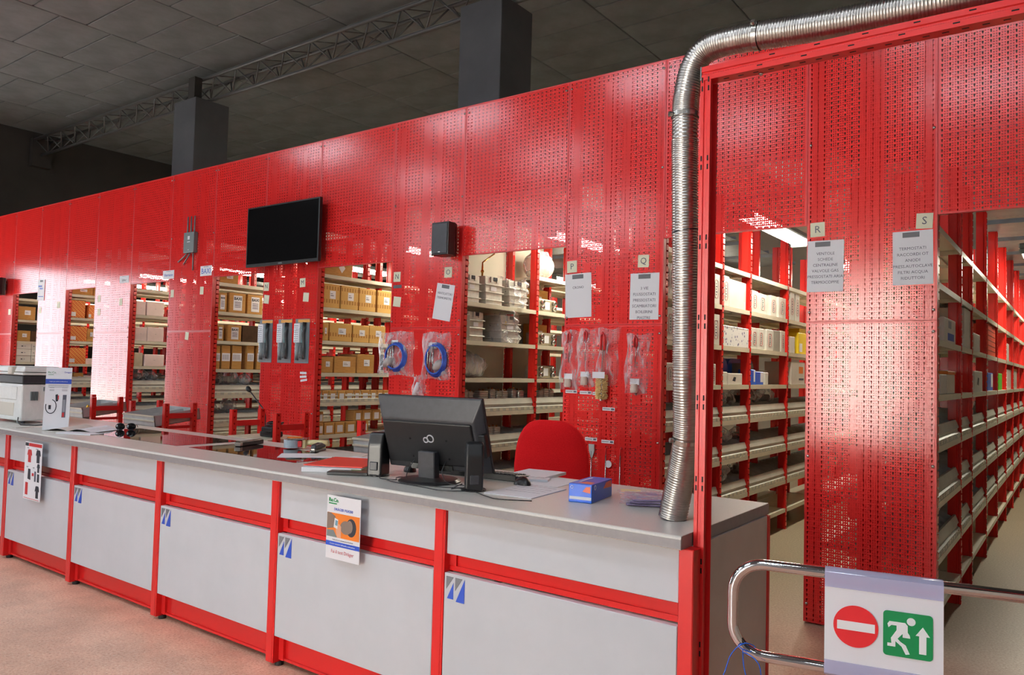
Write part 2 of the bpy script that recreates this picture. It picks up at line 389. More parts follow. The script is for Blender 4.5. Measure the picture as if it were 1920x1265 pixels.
bolt_me = MB().lathe([(.009, 0), (.009, .003), (.006, .006), (.002, .007)], 8).mesh('bolt', M_STEEL, smooth=True)
def sheet(name, w, z0, z1, parent, x, ret=.04):
    """perforated sheet facing -Y, folded back at its sides"""
    key = (name, round(w, 3), z0, z1)
    me = shared(key, lambda: MB().box(.012, w-.012, -.0015, 0, 0, z1-z0).mesh(name, M_PANEL))
    o = put(name, me, parent, (x, 0, z0))
    fm = shared(key+('f',), lambda: MB().box(0, .012, -.0015, ret, 0, z1-z0).box(w-.012, w, -.0015, ret, 0, z1-z0).box(.012, w-.012, -.0022, .02, 0, .010).box(.012, w-.012, -.0022, .02, z1-z0-.012, z1-z0).mesh('folded_edge', M_RED))
    put('folded_edge', fm, o)
    return o
RACK_LAB = ['red shelving rack at the far left behind the printer, pale in glare', 'red shelving rack with orange dashed cartons, behind the standing leaflet board', 'red shelving rack with pinkish white boxes, third aisle from the left',
            'red shelving rack with lettered brown cartons, its end panel under the small router', 'red shelving rack whose end panel carries three blister packs', 'red shelving rack with metal heat exchangers, bags of blue hose on its end panel',
            'red shelving rack with white logo boxes, bagged brushes hanging on its end panel', 'red shelving rack nearest the metal gate, papers R and S on its end panel']
NB = [5, 5, 5, 5, 5, 5, 6, 9]
for i in range(8):
    W = XR[i] - XL[i]
    rk = thing('shelving_rack', RACK_LAB[i], 'shelving rack', (XR[i], D, 0), group='red shelving racks')
    sheet('end_panel', W, .012, 1.8115, rk, -W); sheet('end_panel', W, 1.813, ZT, rk, -W)
    for bx in (-W+.018, -.018):
        for bz in (.12, 1.0, 1.75, 1.87, 2.9, ZT-.06): put('bolt', bolt_me, rk, (bx, -.0015, bz), FRONT)
    for k, y in enumerate(YP[:NB[i]+1]):
        h = 3.6 if k == 0 else 2.93
        put('upright', upright_mesh(h), rk, (0, y, 0)); put('upright', upright_mesh(h), rk, (-.37, y, 0), (0, 0, PI))
        put('upright', upright_mesh(h), rk, (-W+.37, y, 0)); put('upright', upright_mesh(h), rk, (-W, y, 0), (0, 0, PI))
    if i == 5:
        for k in range(2): MB().box(-.378, -.372, YP[k]+.02, YP[k+1]-.02, .2, 2.9).build('back_panel', M_CREAMW, rk)
    for k in range(NB[i]):
        y0, y1 = YP[k]+.019, YP[k+1]-.019; n = y1-y0
        for lv, z in LV.items():
            if i == 5 and k == 0 and lv == 1: continue
            s_ = put('shelf', shelf_mesh(n), rk, (-.002, y0, z))
            tray = lv in (5, 6, 7) and not (i == 4 and lv == 6)
            if tray:
                b_ = put('bin_front', lip_mesh(n), rk, (-.002, y0, z)); put('label_strip', clip_mesh(n), b_)['kind'] = 'stuff'
                if not (i == 4 and lv == 5): put('divider', div_mesh(n), rk, (-.002, y0, z))['kind'] = 'stuff'
            if k < 4: put('shelf', shelf_mesh(n), rk, (-W+.002, y1, z), (0, 0, PI))
FAS = ['red perforated fascia sheet above the second opening from the left', 'red perforated fascia sheet above the third opening from the left', 'red perforated fascia sheet carrying the lettered sign over the lettered cartons', 'red perforated fascia sheet beside the flat screen, over kraft cartons',
       'red perforated fascia sheet right of the black speaker, over the heat exchangers', 'red perforated fascia sheet behind the silver duct', 'red perforated fascia sheet over the aisle behind the metal gate']
f0 = thing('fascia_panel', 'red perforated fascia sheet above the opening behind the printer', 'fascia panel', (0, D, 0), group='red perforated fascia sheets')
sheet('sheet', XL[1]-XR[0]-.004, ZF, ZT, f0, XR[0]+.002, .03)
for i in range(7):
    w_ = XL[i+2] - XR[i+1] - .004
    f_ = thing('fascia_panel', FAS[i], 'fascia panel', (XR[i+1]+.002, D, 0), group='red perforated fascia sheets')
    sheet('sheet', w_, ZF, ZT, f_, 0, .03)
    for bx in (.03, w_-.03): put('bolt', bolt_me, f_, (bx, -.0015, ZT-.06), FRONT)
f9 = thing('fascia_panel', 'red perforated fascia sheet at the far left end beside the small speaker', 'fascia panel', (XW+.01, D, 0), group='red perforated fascia sheets')
sheet('sheet', XL[0]-XW-.02, ZF, ZT, f9, 0, .03)
# grey perforated plates bridging the aisles on top of the racks
def bridge_holes(M):
    T = NT(M); tc = T.n('ShaderNodeTexCoord'); sp = T.n('ShaderNodeSeparateXYZ'); T.l(tc.outputs['Object'], sp.inputs[0])
    a = T.math('LESS_THAN', T.math('ABSOLUTE', T.math('SUBTRACT', T.math('FRACT', T.math('DIVIDE', sp.outputs[0], .05)), .5)), .2)
    b = T.math('LESS_THAN', T.math('ABSOLUTE', T.math('SUBTRACT', T.math('ABSOLUTE', sp.outputs[1]), .33)), .012)
    T.l(T.math('SUBTRACT', 1.0, T.math('MULTIPLY', a, b)), T.b.inputs['Alpha'])
bridge_holes(M_BRIDGE)
NTH = ['first', 'second', 'third', 'fourth', 'fifth', 'sixth', 'seventh', 'eighth']
AIS = ['the aisle behind the printer', 'the second aisle from the left', 'the third aisle from the left', 'the aisle of lettered cartons', 'the aisle of plain kraft cartons', 'the heat exchanger aisle', 'the white box aisle beside the duct', 'the aisle behind the gate']
for i in range(8):
    xa, xb = XR[i]-.10, XL[i+1]+.10
    for ky, y in enumerate((3.2, 4.25, 5.3, 6.4, 7.45, 8.5) if i < 6 else (3.2, 4.25, 5.3, 6.35, 7.4, 8.45, 9.5, 10.55)):
        if y > D+YP[NB[i]]+.1: continue
        L_ = xb-xa
        me = shared(('br', round(L_, 3)), lambda: MB().box(-L_/2, L_/2, -.4, .4, 0, .003).box(-L_/2, L_/2, -.4, -.385, .003, .04).box(-L_/2, L_/2, .385, .4, .003, .04).mesh('bridge_plate', M_BRIDGE))
        o = put('bridge_plate', me, None, ((xa+xb)/2, y, 2.935)); tag(o, NTH[ky] + ' grey perforated plate from the counter, bridging ' + AIS[i], 'steel plate', 'overhead plates across ' + AIS[i])
    # ceiling tubes along each aisle
    for k, y in enumerate((3.35, 6.15, 8.95) if i > 6 else (3.35, 6.15)):
        if i == 7 and k == 0: continue
        t = thing('aisle_light', ('nearest', 'middle', 'furthest')[k] + ' long fluorescent batten hung along ' + AIS[i], 'ceiling light', ((XR[i]+XL[i+1])/2 - .25, y, 2.72), group='fluorescent battens over the aisles')
        me = shared('diff', lambda: MB().grid(lambda a, b: ((.085*math.cos(PI*a+PI)), 1.5*b, .045*math.sin(PI*a+PI)), 10, 1).mesh('diffuser', M_TUBE, smooth=True))
        put('diffuser', me, t)
        put('housing', shared('hous', lambda: MB().box(-.095, .095, -.02, 1.52, 0, .05).mesh('housing', M_GREYP, bevel=.01)), t)
        put('end_cap', shared('ecap', lambda: MB().box(-.09, .09, -.02, 0, -.05, 0).mesh('end_cap', M_GREYP, bevel=.008)), t); put('end_cap', CACHE['ecap'], t, (0, 1.52, 0))
        for yy in (.3, 1.2): put('hanger', shared('hang', lambda: MB().cyl((0, 0, .05), (0, 0, .215), .006, 6).mesh('hanger', M_STEEL)), t, (0, yy, 0))
for x in (-10.5, -7, -3.5, 0, 3.2):  # unseen lights added over the hall; far right one for the counter end
    for y in ((-2.2, -4.8) if x < 3 else (-4.8,)):
        t = thing('added_hall_light', 'unseen added ceiling light, ' + ('row nearer the counter' if y > -3 else 'row by the shop front') + ', above ' + {-10.5: 'the far left end', -7: 'the clothing poster side', -3.5: 'the monitor side', 0: 'the gate side', 3.2: 'the far right'}[x], 'ceiling light', (x, y, ZC-.06), group='added ceiling lights over the customer side')
        put('diffuser', shared('hd', lambda: MB().box(-.75, .75, -.1, .1, -.03, 0).mesh('diffuser', M_HALLFILL)), t)
        put('housing', shared('hh', lambda: MB().box(-.78, .78, -.13, .13, 0, .06).mesh('housing', M_GREYP, bevel=.01)), t)
# ================================================================ service counter
CX = [-7.45, -6.39, -5.327, -4.286, -3.228, -2.155, -1.072, .002]
PW = .056
def counter_unit(k, label, last=False, poster=False):
    x0, x1 = CX[k], CX[k+1]; w_ = x1-x0
    u_ = thing('counter_unit', label, 'counter', (x0, 0, 0), group='white and red counter units')
    MB().box(0, PW-.008, 0, .06, .02, .905).build('post', M_RED, u_, bevel=.003)
    MB().box(PW-.008, PW, .003, .06, .02, .905).build('post_side', M_REDRAIL, u_)
    MB().box(PW+.002, w_-.003, .014, .034, .722, .905).build('upper_panel', M_LAM, u_, bevel=.002)
    lp = MB().box(PW+.002, w_-.003, .004, .034, .152, .648).build('lower_panel', M_LAM, u_, bevel=.002)
    MB().box(PW, w_, .046, .062, .652, .74).box(PW, w_, .036, .046, .652, .672).build('rail', M_REDRAIL, u_)
    MB().box(PW, w_, .05, .066, .03, .16).box(PW, w_, .04, .05, .03, .042).build('plinth', M_REDRAIL, u_)
    MB().box(PW, PW+.035, .036, .05, .03, .152).build('bracket', M_RED, u_); MB().box(PW, PW+.035, .036, .046, .672, .722).build('bracket', M_RED, u_)
    MB().cyl((.045, .05, 0), (.045, .05, .02), .022, 12).build('foot', M_FOOT, u_)
    for z_ in (.06, .5): MB().box(PW, w_, .12, .70, z_, z_+.02).build('inner_shelf', M_LAM, u_)
    MB().box(0, PW, .72, .78, .02, .905).build('rear_post', M_RED, u_)
    # printed double-stroke N emblem
    g, e = M_LOGOG, M_LOGOB; X, Z = PW+.014, .636
    def tri(b, a): MB().poly([(X+px, .0036, Z+pz) for px, pz in a], (0, -.0012, 0)).build('emblem', b, lp)
    tri(g, [(0, 0), (.038, 0), (0, -.052)]); tri(g, [(.047, 0), (.084, 0), (.047, -.052)])
    tri(e, [(.038, -.022), (.038, -.088), (.006, -.088)]); tri(e, [(.096, -.0), (.096, -.094), (.052, -.094)])
    return u_
CL = ['counter unit furthest left, beyond the printer', 'counter unit at the far left edge under the printer', 'counter unit with the clothing poster', 'plain counter unit next right of the clothing poster', 'plain counter unit directly left of the unit with the orange picture poster', 'counter unit with the orange picture poster', 'counter unit at the end beside the gate']
units = [counter_unit(k, CL[k]) for k in range(7)]
# end of the run
u_ = units[-1]; X_ = CX[-1]-CX[-2]
MB().box(X_, X_+.052, 0, .06, .02, .905).build('post', M_RED, u_, bevel=.003)
MB().box(X_+.008, X_+.03, .06, .80, .02, .905).build('end_panel', noisy('end_panel_laminate', (196, 190, 184), (186, 180, 174), 4, .3), u_)
MB().box(X_+.006, X_+.034, .80, .825, .02, .905).build('rear_post', M_RED, u_)
MB().cyl((X_+.02, .05, 0), (X_+.02, .05, .02), .022, 12).build('foot', M_FOOT, u_)
wt = thing('counter_worktop', 'grey laminate worktop with two dark glass insets, full length of the counter', 'worktop', (0, 0, .905))
b = MB(); n = 8; pf = [(.845, 0), (.845, .045)] + [(-.03+.012*(1-math.sin(a*PI/2/n)), .045-.012*(1-math.cos(a*PI/2/n))) for a in range(n+1)] + [(-.03, .004), (-.026, 0)]
for xa, xb in ((-7.49, -4.55), (-4.548, -3.53), (-3.528, .022)):
    MB().poly([(xa, y, z) for y, z in pf], (xb-xa, 0, 0)).build('slab', M_TOP, wt)
MB().box(-7.49, .0222, -.0305, -.0298, .003, .034).build('front_edge', M_EDGE, wt)
MB().box(.0218, .0232, -.028, .845, .001, .044).build('end_edge', M_EDGE, wt)
MB().box(-4.74, -3.44, .24, .70, .0445, .0462).build('glass_inset', M_GLASS, wt, bevel=.0008)
MB().box(-3.32, -2.30, .25, .66, .0445, .0462).build('glass_inset', M_GLASS, wt, bevel=.0008)
ZW = .9505
# posters on the counter front
p = thing('clothing_poster', 'narrow paper poster of red and dark work clothes taped to the counter front', 'poster', (-4.90, -.0325, .49))
MB().box(0, .268, 0, .0012, 0, .395).build('sheet', M_PAPER, p)
def ink(par, M, pts, y=-.0006, name='print'): return MB().poly([(a, y, c) for a, c in pts], (0, -.0005, 0)).build(name, M, par)
def rect(a, b, c, d): return [(a, c), (b, c), (b, d), (a, d)]
ink(p, M_LOGOR, rect(.06, .262, .366, .388)); ink(p, M_INK, rect(.004, .055, .366, .388))
def shirt(x, z, w, h, M): ink(p, M, [(x+.2*w, z), (x+.8*w, z), (x+.8*w, z+.62*h), (x+.92*w, z+.5*h), (x+w, z+.58*h), (x+.86*w, z+.93*h), (x+.64*w, z+h), (x+.5*w, z+.95*h), (x+.36*w, z+h), (x+.14*w, z+.93*h), (x, z+.58*h), (x+.08*w, z+.5*h), (x+.2*w, z+.62*h)])
shirt(.04, .255, .075, .09, M_LOGOR); shirt(.175, .26, .075, .09, M_INK); shirt(.2, .195, .045, .06, M_INK); shirt(.185, .02, .065, .085, M_INK)
ink(p, M_LOGOR, rect(.03, .07, .03, .115)); ink(p, M_INK, [(.06, .14), (.105, .135), (.1, .21), (.065, .21)]); ink(p, M_INKG, rect(.165, .19, .13, .2)); ink(p, M_INK, rect(.21, .24, .13, .185)); ink(p, M_LOGOR, rect(.125, .155, .165, .185)); ink(p, M_LOGOR, rect(.01, .25, .006, .009))
for (a, c, s_) in ((.05, .352, 'POLO'), (.19, .352, 'MAGLIA'), (.05, .222, 'CALZE'), (.15, .222, 'GILET')): text(s_, .010, M_INKL, p, (a, -.001, c), FRONT)
p = thing('flue_gas_poster', 'paper poster with orange boiler picture taped over the red counter rail', 'poster', (-1.70, -.0325, .604))
MB().box(0, .222, 0, .0012, 0, .282).build('sheet', M_PAPER, p)
ink(p, M_ORG, rect(.004, .218, .098, .205), -.0006, 'picture')
ink(p, M_GREYP, [(.004, .098), (.075, .098), (.05, .128), (.004, .126)], -.0008, 'picture')
ink(p, M_STEEL, [(.004, .13), (.05, .14), (.06, .19), (.03, .204), (.004, .204)], -.0009, 'picture')
def disc(cx_, cz, rx, rz, n=20): return [(cx_+rx*math.cos(2*PI*k/n), cz+rz*math.sin(2*PI*k/n)) for k in range(n)]
ink(p, M_INK, disc(.165, .152, .033, .04), -.0008, 'picture'); ink(p, M_STEEL, disc(.13, .148, .036, .03), -.001, 'picture'); ink(p, M_STEEL, disc(.155, .155, .02, .028), -.0011, 'picture')
SKIN = mat('printed_skin_tone', (216, 160, 130), .6)
ink(p, SKIN, [(.075, .098), (.1, .098), (.1, .15), (.085, .16), (.068, .15), (.065, .128)], -.0013, 'picture'); ink(p, M_PAPER, [(.05, .142), (.075, .136), (.08, .178), (.056, .184)], -.0015, 'picture'); ink(p, mat('printed_screen_blue', (110, 150, 170), .5), [(.06, .152), (.075, .149), (.078, .172), (.062, .175)], -.0018, 'picture')
ink(p, M_LOGOB, rect(0, .222, .058, .078)); text("Il nuovo standard dell'analisi combustione", .0098, M_PAPER, p, (.111, -.0014, .068), FRONT)
text('Re.Co.', .024, mat('green_ink', (20, 130, 70), .5), p, (.012, -.001, .262), FRONT, align='LEFT', bold=.0006); ink(p, mat('green_ink', (20, 130, 70), .5), rect(.012, .066, .244, .249))
text('DRÄGER FG4200', .017, M_LOGOB, p, (.111, -.001, .222), FRONT); text('Analizzatore di combustione professionale', .008, M_INKL, p, (.111, -.001, .087), FRONT)
text('Fai il test Dräger', .022, mat('pink_ink', (205, 120, 130), .5), p, (.111, -.001, .034), FRONT)
# ---------------------------------------------------------------- things on the worktop
# printer
pr = thing('laser_printer', 'bulky white multifunction printer with a dark band at the far left of the worktop', 'printer', (-6.20, .20, ZW))
MB().hexa([(0,0,.02),(.60,0,.02),(.60,.44,.02),(0,.44,.02),(.015,.01,.29),(.585,.01,.29),(.585,.43,.29),(.015,.43,.29)]).build('body', M_WHITEP, pr, bevel=.012, seg=2)
MB().box(.012, .592, .006, .434, .293, .352).build('dark_band', M_DKGREY, pr, bevel=.006)
MB().box(-.005, .605, -.005, .445, .356, .374).build('scanner_bed', M_WHITEP, pr, bevel=.007, seg=2)
MB().hexa([(.02,.0,.378),(.6,.0,.378),(.6,.44,.378),(.02,.44,.378),(.05,.03,.42),(.58,.03,.42),(.58,.42,.42),(.05,.42,.42)]).build('document_feeder', M_WHITEP, pr, bevel=.012, seg=2)
MB().box(.36, .44, -.03, .04, .36, .415).build('control_panel', M_BEIGEP, pr, bevel=.01, seg=2)
b = MB()
for k in range(6): b.box(.588, .602, .10+.014*k, .108+.014*k, .17, .235)
for k in range(4): b.box(.586, .602, .24, .40, .24+.008*k, .244+.008*k)
for k in range(4): b.box(.590, .602, .29+.016*k, .298+.016*k, .09, .14)
b.build('vent', M_GREYP, pr)['kind'] = 'stuff'
MB().box(.1, .46, -.002, .012, .05, .15).build('paper_tray', M_BEIGEP, pr, bevel=.004); MB().box(.06, .5, -.002, .01, .17, .27).build('front_door', M_WHITEP, pr, bevel=.006)
for x in (.04, .56):
    for y in (.05, .39): MB().cyl((x, y, 0), (x, y, .025), .02, 10).build('foot', M_DKGREY, pr)
pr.scale = (1, .66, 1.07)
tag(MB().tube([(-5.62, .19, ZW+.05), (-5.55, .16, ZW+.02), (-5.46, .15, ZW+.006), (-5.36, .22, ZW+.006), (-5.30, .32, ZW+.012), (-5.34, .42, ZW+.008)], .005, 6).build('printer_cable', M_BLK, smooth=True), 'thin dark cable lying beside the white printer', 'cable')
# leaflet board
bd = thing('leaflet_board', 'tall white leaflet board leaning on the worktop beside the printer', 'sign', (-4.985, .105, ZW), rz=math.atan2(.13, .095))
bd.rotation_euler = (-.09, 0, math.atan2(.135, .095))
MB().box(0, .168, 0, .004, 0, .455).build('board', M_PAPER, bd)
ink(bd, M_LOGOB, rect(0, .168, .335, .37)); ink(bd, mat('green_ink', (20, 130, 70), .5), rect(.014, .05, .4, .403))
text('Re.Co.', .02, mat('green_ink', (20, 130, 70), .5), bd, (.012, -.001, .418), FRONT, align='LEFT'); text('Dräger', .016, M_LOGOB, bd, (.142, -.001, .42), FRONT)
text('Fughe gas analisi combustione', .0098, M_PAPER, bd, (.084, -.0013, .352), FRONT)
MB().tube([(.045+.034*math.cos(a), -.001, .17+.05*math.sin(a)) for a in [math.radians(q) for q in range(-200, 100, 20)]], .0028, 5).build('picture', M_INK, bd)
ink(bd, M_INK, rect(.03, .046, .15, .18), -.0008, 'picture'); ink(bd, M_INK, [(.075, .205), (.09, .21), (.085, .26), (.07, .255)], -.0008, 'picture'); ink(bd, M_LOGOR, rect(.086, .093, .22, .25), -.001, 'picture')
ink(bd, M_INKG, rect(.118, .142, .09, .255), -.0008, 'picture'); ink(bd, M_INKL, rect(.121, .138, .13, .22), -.001, 'picture'); ink(bd, M_LOGOR, rect(.12, .134, .095, .125), -.0012, 'picture')
for z in (.29, .284, .304): ink(bd, M_INKL, rect(.03, .06, z, z+.003)); ink(bd, M_INKL, rect(.11, .145, z, z+.003))
for z in (.31, .318, .325): ink(bd, M_INKL, rect(.02, .15, z, z+.0025))
# magazine and leaflets
mg = thing('open_magazine', 'open magazine with curled pages behind the leaflet board', 'magazine', (-4.80, .30, ZW), rz=.5)
def page(sgn):
    return lambda a, b: (sgn*.21*a, .30*b-.15, .004+.028*math.sin(min(a*1.25, 1)*PI)*(.6+.4*b))
for sg in (-1, 1):
    MB().grid(page(sg), 8, 2).build('page', M_PAPER if sg > 0 else M_CARDW, mg, smooth=True)
MB().box(-.205, .205, -.15, .15, 0, .003).build('cover', M_CARDW, mg)
for k in range(7): MB().box(-.18+.0, -.04, .09-.03*k, .102-.03*k, .026, .0264).build('print', M_INKL, mg) if k < 0 else None
def sheetstack(name, label, loc, rz, w_, d_, h_, M, cat='paper', group=None):
    return tag(MB().box(-w_/2, w_/2, -d_/2, d_/2, 0, h_).build(name, M, None, loc=(loc[0], loc[1], ZW+(loc[2] if len(loc) > 2 else 0)), rot=(0, 0, rz)), label, cat, group)
sheetstack('leaflet_pad', 'thin white pad lying in front of the open magazine', (-4.55, .17), .35, .30, .12, .006, M_PAPER)
sheetstack('printed_leaflet', 'printed leaflet lying beside the printer at the left end of the worktop', (-5.45, .07), .12, .42, .13, .003, M_CARDW)
sheetstack('printed_leaflet', 'leaflet with pink print between the printer and the leaflet board', (-5.2, .30), .3, .21, .20, .003, M_PINK)
# sunglasses
sg = thing('sunglasses', 'pair of dark sunglasses lying on the worktop near the glass inset', 'sunglasses', (-4.655, .545, ZW), rz=.95)
for x in (-.037, .037):
    MB().grid(lambda a, b, x=x: (x+.03*math.cos(2*PI*a)*b, -.004*(1-b*b), .026+.024*math.sin(2*PI*a)*b), 16, 3, True).build('lens', M_BLKG, sg, smooth=True)
    MB().tube([(x+.031*math.cos(2*PI*k/16), 0, .026+.025*math.sin(2*PI*k/16)) for k in range(16)], .002, 6, closed=True).build('rim', M_BLK, sg)
    MB().tube([(x*1.75, 0, .035), (x*1.85, .05, .035), (x*1.75, .12, .012)], .0025, 6).build('temple', M_BLK, sg)
MB().tube([(-.009, 0, .034), (0, -.004, .037), (.009, 0, .034)], .002, 6).build('bridge', M_BRASS, sg)
# black bar, tape dispenser, stapler
br = thing('pen_case', 'long narrow black case lying on the glass inset', 'case', (-3.205, .60, ZW+.001), rz=1.92)
MB().box(-.125, .125, -.02, .02, 0, .03).build('body', M_BLK, br, bevel=.004); MB().box(-.126, -.10, -.0205, .0205, .004, .026).build('clip', M_STEEL, br)
td = thing('tape_dispenser', 'handheld packing tape gun with clear roll and cream handle on the glass inset', 'tape dispenser', (-2.88, .68, ZW+.001), rz=.75)
MB().lathe([(.052, 0), (.052, .05), (.038, .05), (.038, .0)], 28).build('tape_roll', noisy('clear_packing_tape', (176, 190, 200), (160, 174, 186), 30, .1), td, loc=(0, 0, .006))
MB().lathe([(.037, 0), (.037, .052)], 24).build('core', M_KRAFT, td, loc=(0, 0, .006))
CP = noisy('cream_plastic', (230, 218, 170), (222, 210, 160), 10, .35)
MB().poly([(-.03,-.05,.06),(.075,-.05,.06),(.09,-.03,.06),(.09,.03,.06),(.075,.05,.06),(-.03,.05,.06)], (0, 0, .004)).build('side_plate', M_STEEL, td)
MB().box(.062, .085, -.035, .035, .004, .058).build('housing', CP, td, bevel=.004); MB().box(.04, .064, -.05, .05, .012, .05).build('blade_guard', M_LOGOR, td, bevel=.003); MB().box(-.03, .06, -.02, .02, .064, .071).build('brake_tab', M_ORG, td, bevel=.002)
MB().tube([(.08, 0, .036), (.12, 0, .038), (.17, 0, .036), (.215, 0, .034)], [.018, .017, .019, .018], 12).build('handle', CP, td, smooth=True)
stp = thing('stapler', 'black stapler lying behind the loose papers', 'stapler', (-2.66, .70, ZW), rz=2.0)
MB().box(-.075, .075, -.018, .018, 0, .012).build('base', M_BLK, stp, bevel=.003)
MB().poly([(-.07, -.017, .016), (.07, -.017, .018), (.075, -.017, .034), (.02, -.017, .052), (-.06, -.017, .044)], (0, .034, 0)).build('arm', M_DKGREY, stp, bevel=.005)
MB().box(-.07, -.05, -.01, .01, .010, .02).build('hinge', M_STEEL, stp)
# papers and red folder
sheetstack('loose_paper', 'loose printed sheet with orange margin near the stapler', (-2.42, .66), .5, .30, .21, .002, M_CARDW)
sheetstack('loose_paper', 'loose bluish sheet lying under the orange margin sheet', (-2.52, .50), .8, .30, .21, .0015, M_PAPER)
sheetstack('loose_paper', 'white sheet behind the left computer speaker', (-2.14, .60), .2, .30, .21, .003, M_PAPER)
fs = thing('paper_stack', 'thick white paper block with green spine under the red folder', 'paper', (-1.98, .30, ZW), rz=.55)
MB().box(-.15, .15, -.19, .19, 0, .022).build('pages', M_PAPER, fs, bevel=.001); MB().box(.10, .152, -.192, -.05, .002, .02).build('spine', mat('olive_spine', (120, 128, 92), .5), fs)
rf = tag(MB().poly([(-.16, -.17, 0), (.15, -.19, 0), (.16, .16, 0), (-.13, .19, 0)], (0, 0, .004)).build('red_folder', mat('red_folder_card', (232, 66, 54), .5), None, loc=(-1.99, .33, ZW+.024), rot=(0, 0, .5)), 'red card folder lying on the paper stack', 'folder')
ntb = thing('black_notebook', 'black ring notebook half under the red folder beside the left computer speaker', 'notebook', (-1.78, .17, ZW), rz=.55)
MB().box(-.10, .10, -.05, .05, 0, .016).build('cover', M_BLK, ntb, bevel=.003); MB().box(-.098, .098, -.048, .052, .004, .012).build('pages', M_KRAFTP, ntb)
# computer speakers
def pcspeaker(x, y, rz, lab):
    s_ = thing('computer_speaker', lab, 'speaker', (x, y, ZW), rz=rz, group='black computer speakers')
    pts = []
    b = MB()
    prof = [(-.05, 0), (.05, 0), (.052, .02), (.040, .15), (.030, .2), (.0, .212), (-.028, .205), (-.045, .15)]
    b.poly([(-.038, a, c) for a, c in prof], (.076, 0, 0)); b.build('body', M_BLK, s_, bevel=.016, seg=4, smooth=False)
    MB().poly([(-.03, .053, .02), (.03, .053, .02), (.028, .041, .16), (.02, .034, .188), (-.02, .034, .188), (-.028, .041, .16)], (0, .006, 0)).build('grille', M_DKGREY, s_, bevel=.002)
    MB().lathe([(.055, 0), (.055, .006), (.05, .009)], 20).build('foot', M_BLK, s_)
    MB().box(-.02, .02, -.055, -.045, .03, .07).build('socket_plate', M_DKGREY, s_, bevel=.003)
    return s_
pcspeaker(-1.66, .24, .35, 'black computer speaker standing left of the monitor'); pcspeaker(-1.05, .22, .75, 'black computer speaker standing right of the monitor')
# monitor seen from behind
mo = thing('computer_monitor', 'black all in one monitor seen from behind with pale ring emblem', 'monitor', (-1.365, .33, ZW), rz=.147)
tilt = Matrix.Translation((0, 0, .041)) @ Matrix.Rotation(.346, 4, 'X')
def mbox(nm, q, M, **k):
    b = MB(); b.box(*q); 
    for v in b.bm.verts: v.co = tilt @ v.co
    return b.build(nm, M, mo, **k)
H_ = .359; WD = .29
mbox('bezel', (-WD, WD, .034, .05, -.005, H_), M_BLK, bevel=.004)
b = MB(); b.hexa([(-WD+.002,.034,-.003),(WD-.002,.034,-.003),(WD-.002,.034,-.003),(-WD+.002,.034,-.003)]*0 or [(-WD+.03,-.004,.012),(WD-.03,-.004,.012),(WD-.002,.034,-.003),(-WD+.002,.034,-.003),(-WD+.04,-.012,H_-.095),(WD-.04,-.012,H_-.095),(WD-.002,.034,H_-.001),(-WD+.002,.034,H_-.001)])
for v in b.bm.verts: v.co = tilt @ v.co
b.build('back_shell', M_DKGREY, mo, bevel=.006, seg=2)
mbox('rear_cover', (-WD+.045, WD-.05, -.022, -.006, .045, H_-.105), M_BLK, bevel=.006, seg=2)
mbox('port_panel', (-.13, .10, -.014, .0, .012, .04), M_STEEL)
mbox('screen', (-WD+.02, WD-.02, .05, .0515, .02, H_-.02), M_BLKG)
mbox('drive_bay', (WD-.035, WD+.002, -.002, .03, .09, .20), M_BLK, bevel=.003)
for x in (-.1, .1):
    for z in (.08, .17): 
        b = MB().cyl((x, -.0235, z), (x, -.021, z), .005, 8)
        for v in b.bm.verts: v.co = tilt @ v.co
        b.build('screw', M_BLKG, mo)
b = MB(); 
for cx_, cz, r in ((-.012, .168, .012), (.014, .176, .017)): b.tube([(cx_+r*math.cos(2*PI*k/20), -.0235, cz+r*math.sin(2*PI*k/20)) for k in range(20)], .0032, 6, closed=True)
for v in b.bm.verts: v.co = tilt @ v.co
b.build('emblem', mat('pale_emblem', (205, 205, 210), .3), mo)
MB().hexa([(-.045,-.085,.015),(.045,-.085,.015),(.045,-.04,.015),(-.045,-.04,.015),(-.045,-.095,.14),(.045,-.095,.14),(.045,-.05,.14),(-.045,-.05,.14)]).build('stand_neck', M_DKGREY, mo, bevel=.004)
MB().lathe([(.145, 0), (.145, .006), (.13, .014), (.05, .02)], 32).build('stand_base', M_BLK, mo, smooth=False, loc=(0, -.055, 0))
# cables on the worktop
cb = thing('monitor_cables', 'tangle of thin black cables lying behind the monitor stand', 'cable', (0, 0, ZW))
random.seed(3)
for pts in ([(-1.45,.28,.10),(-1.46,.24,.05),(-1.43,.20,.01),(-1.33,.14,.006),(-1.2,.15,.006),(-1.08,.22,.006)], [(-1.28,.30,.10),(-1.27,.26,.05),(-1.22,.25,.008),(-1.12,.27,.006),(-1.03,.21,.006)], [(-1.62,.22,.006),(-1.55,.15,.006),(-1.47,.17,.006),(-1.52,.24,.006),(-1.42,.38,.006)], [(-1.50,.14,.006),(-1.40,.11,.006),(-1.25,.10,.006),(-1.12,.09,.006),(-1.02,.16,.006)], [(-1.10,.20,.02),(-1.07,.16,.03),(-1.10,.13,.01),(-1.05,.12,.02),(-1.02,.17,.008)], [(-.99,.16,.006),(-.9,.12,.004),(-.82,.10,.004),(-.7,.16,.004)]):
    P = [Vector(q) for q in pts]; out = []
    for k in range(len(P)-1):
        p0, p1, p2, p3 = P[max(k-1, 0)], P[k], P[k+1], P[min(k+2, len(P)-1)]
        for j in range(5):
            u = j/5; out.append(.5*((2*p1)+(p2-p0)*u+(2*p0-5*p1+4*p2-p3)*u*u+(3*p1-p0-3*p2+p3)*u**3))
    out.append(P[-1]); MB().tube(out, .0022, 5).build('cable', M_BLK, cb, smooth=True)
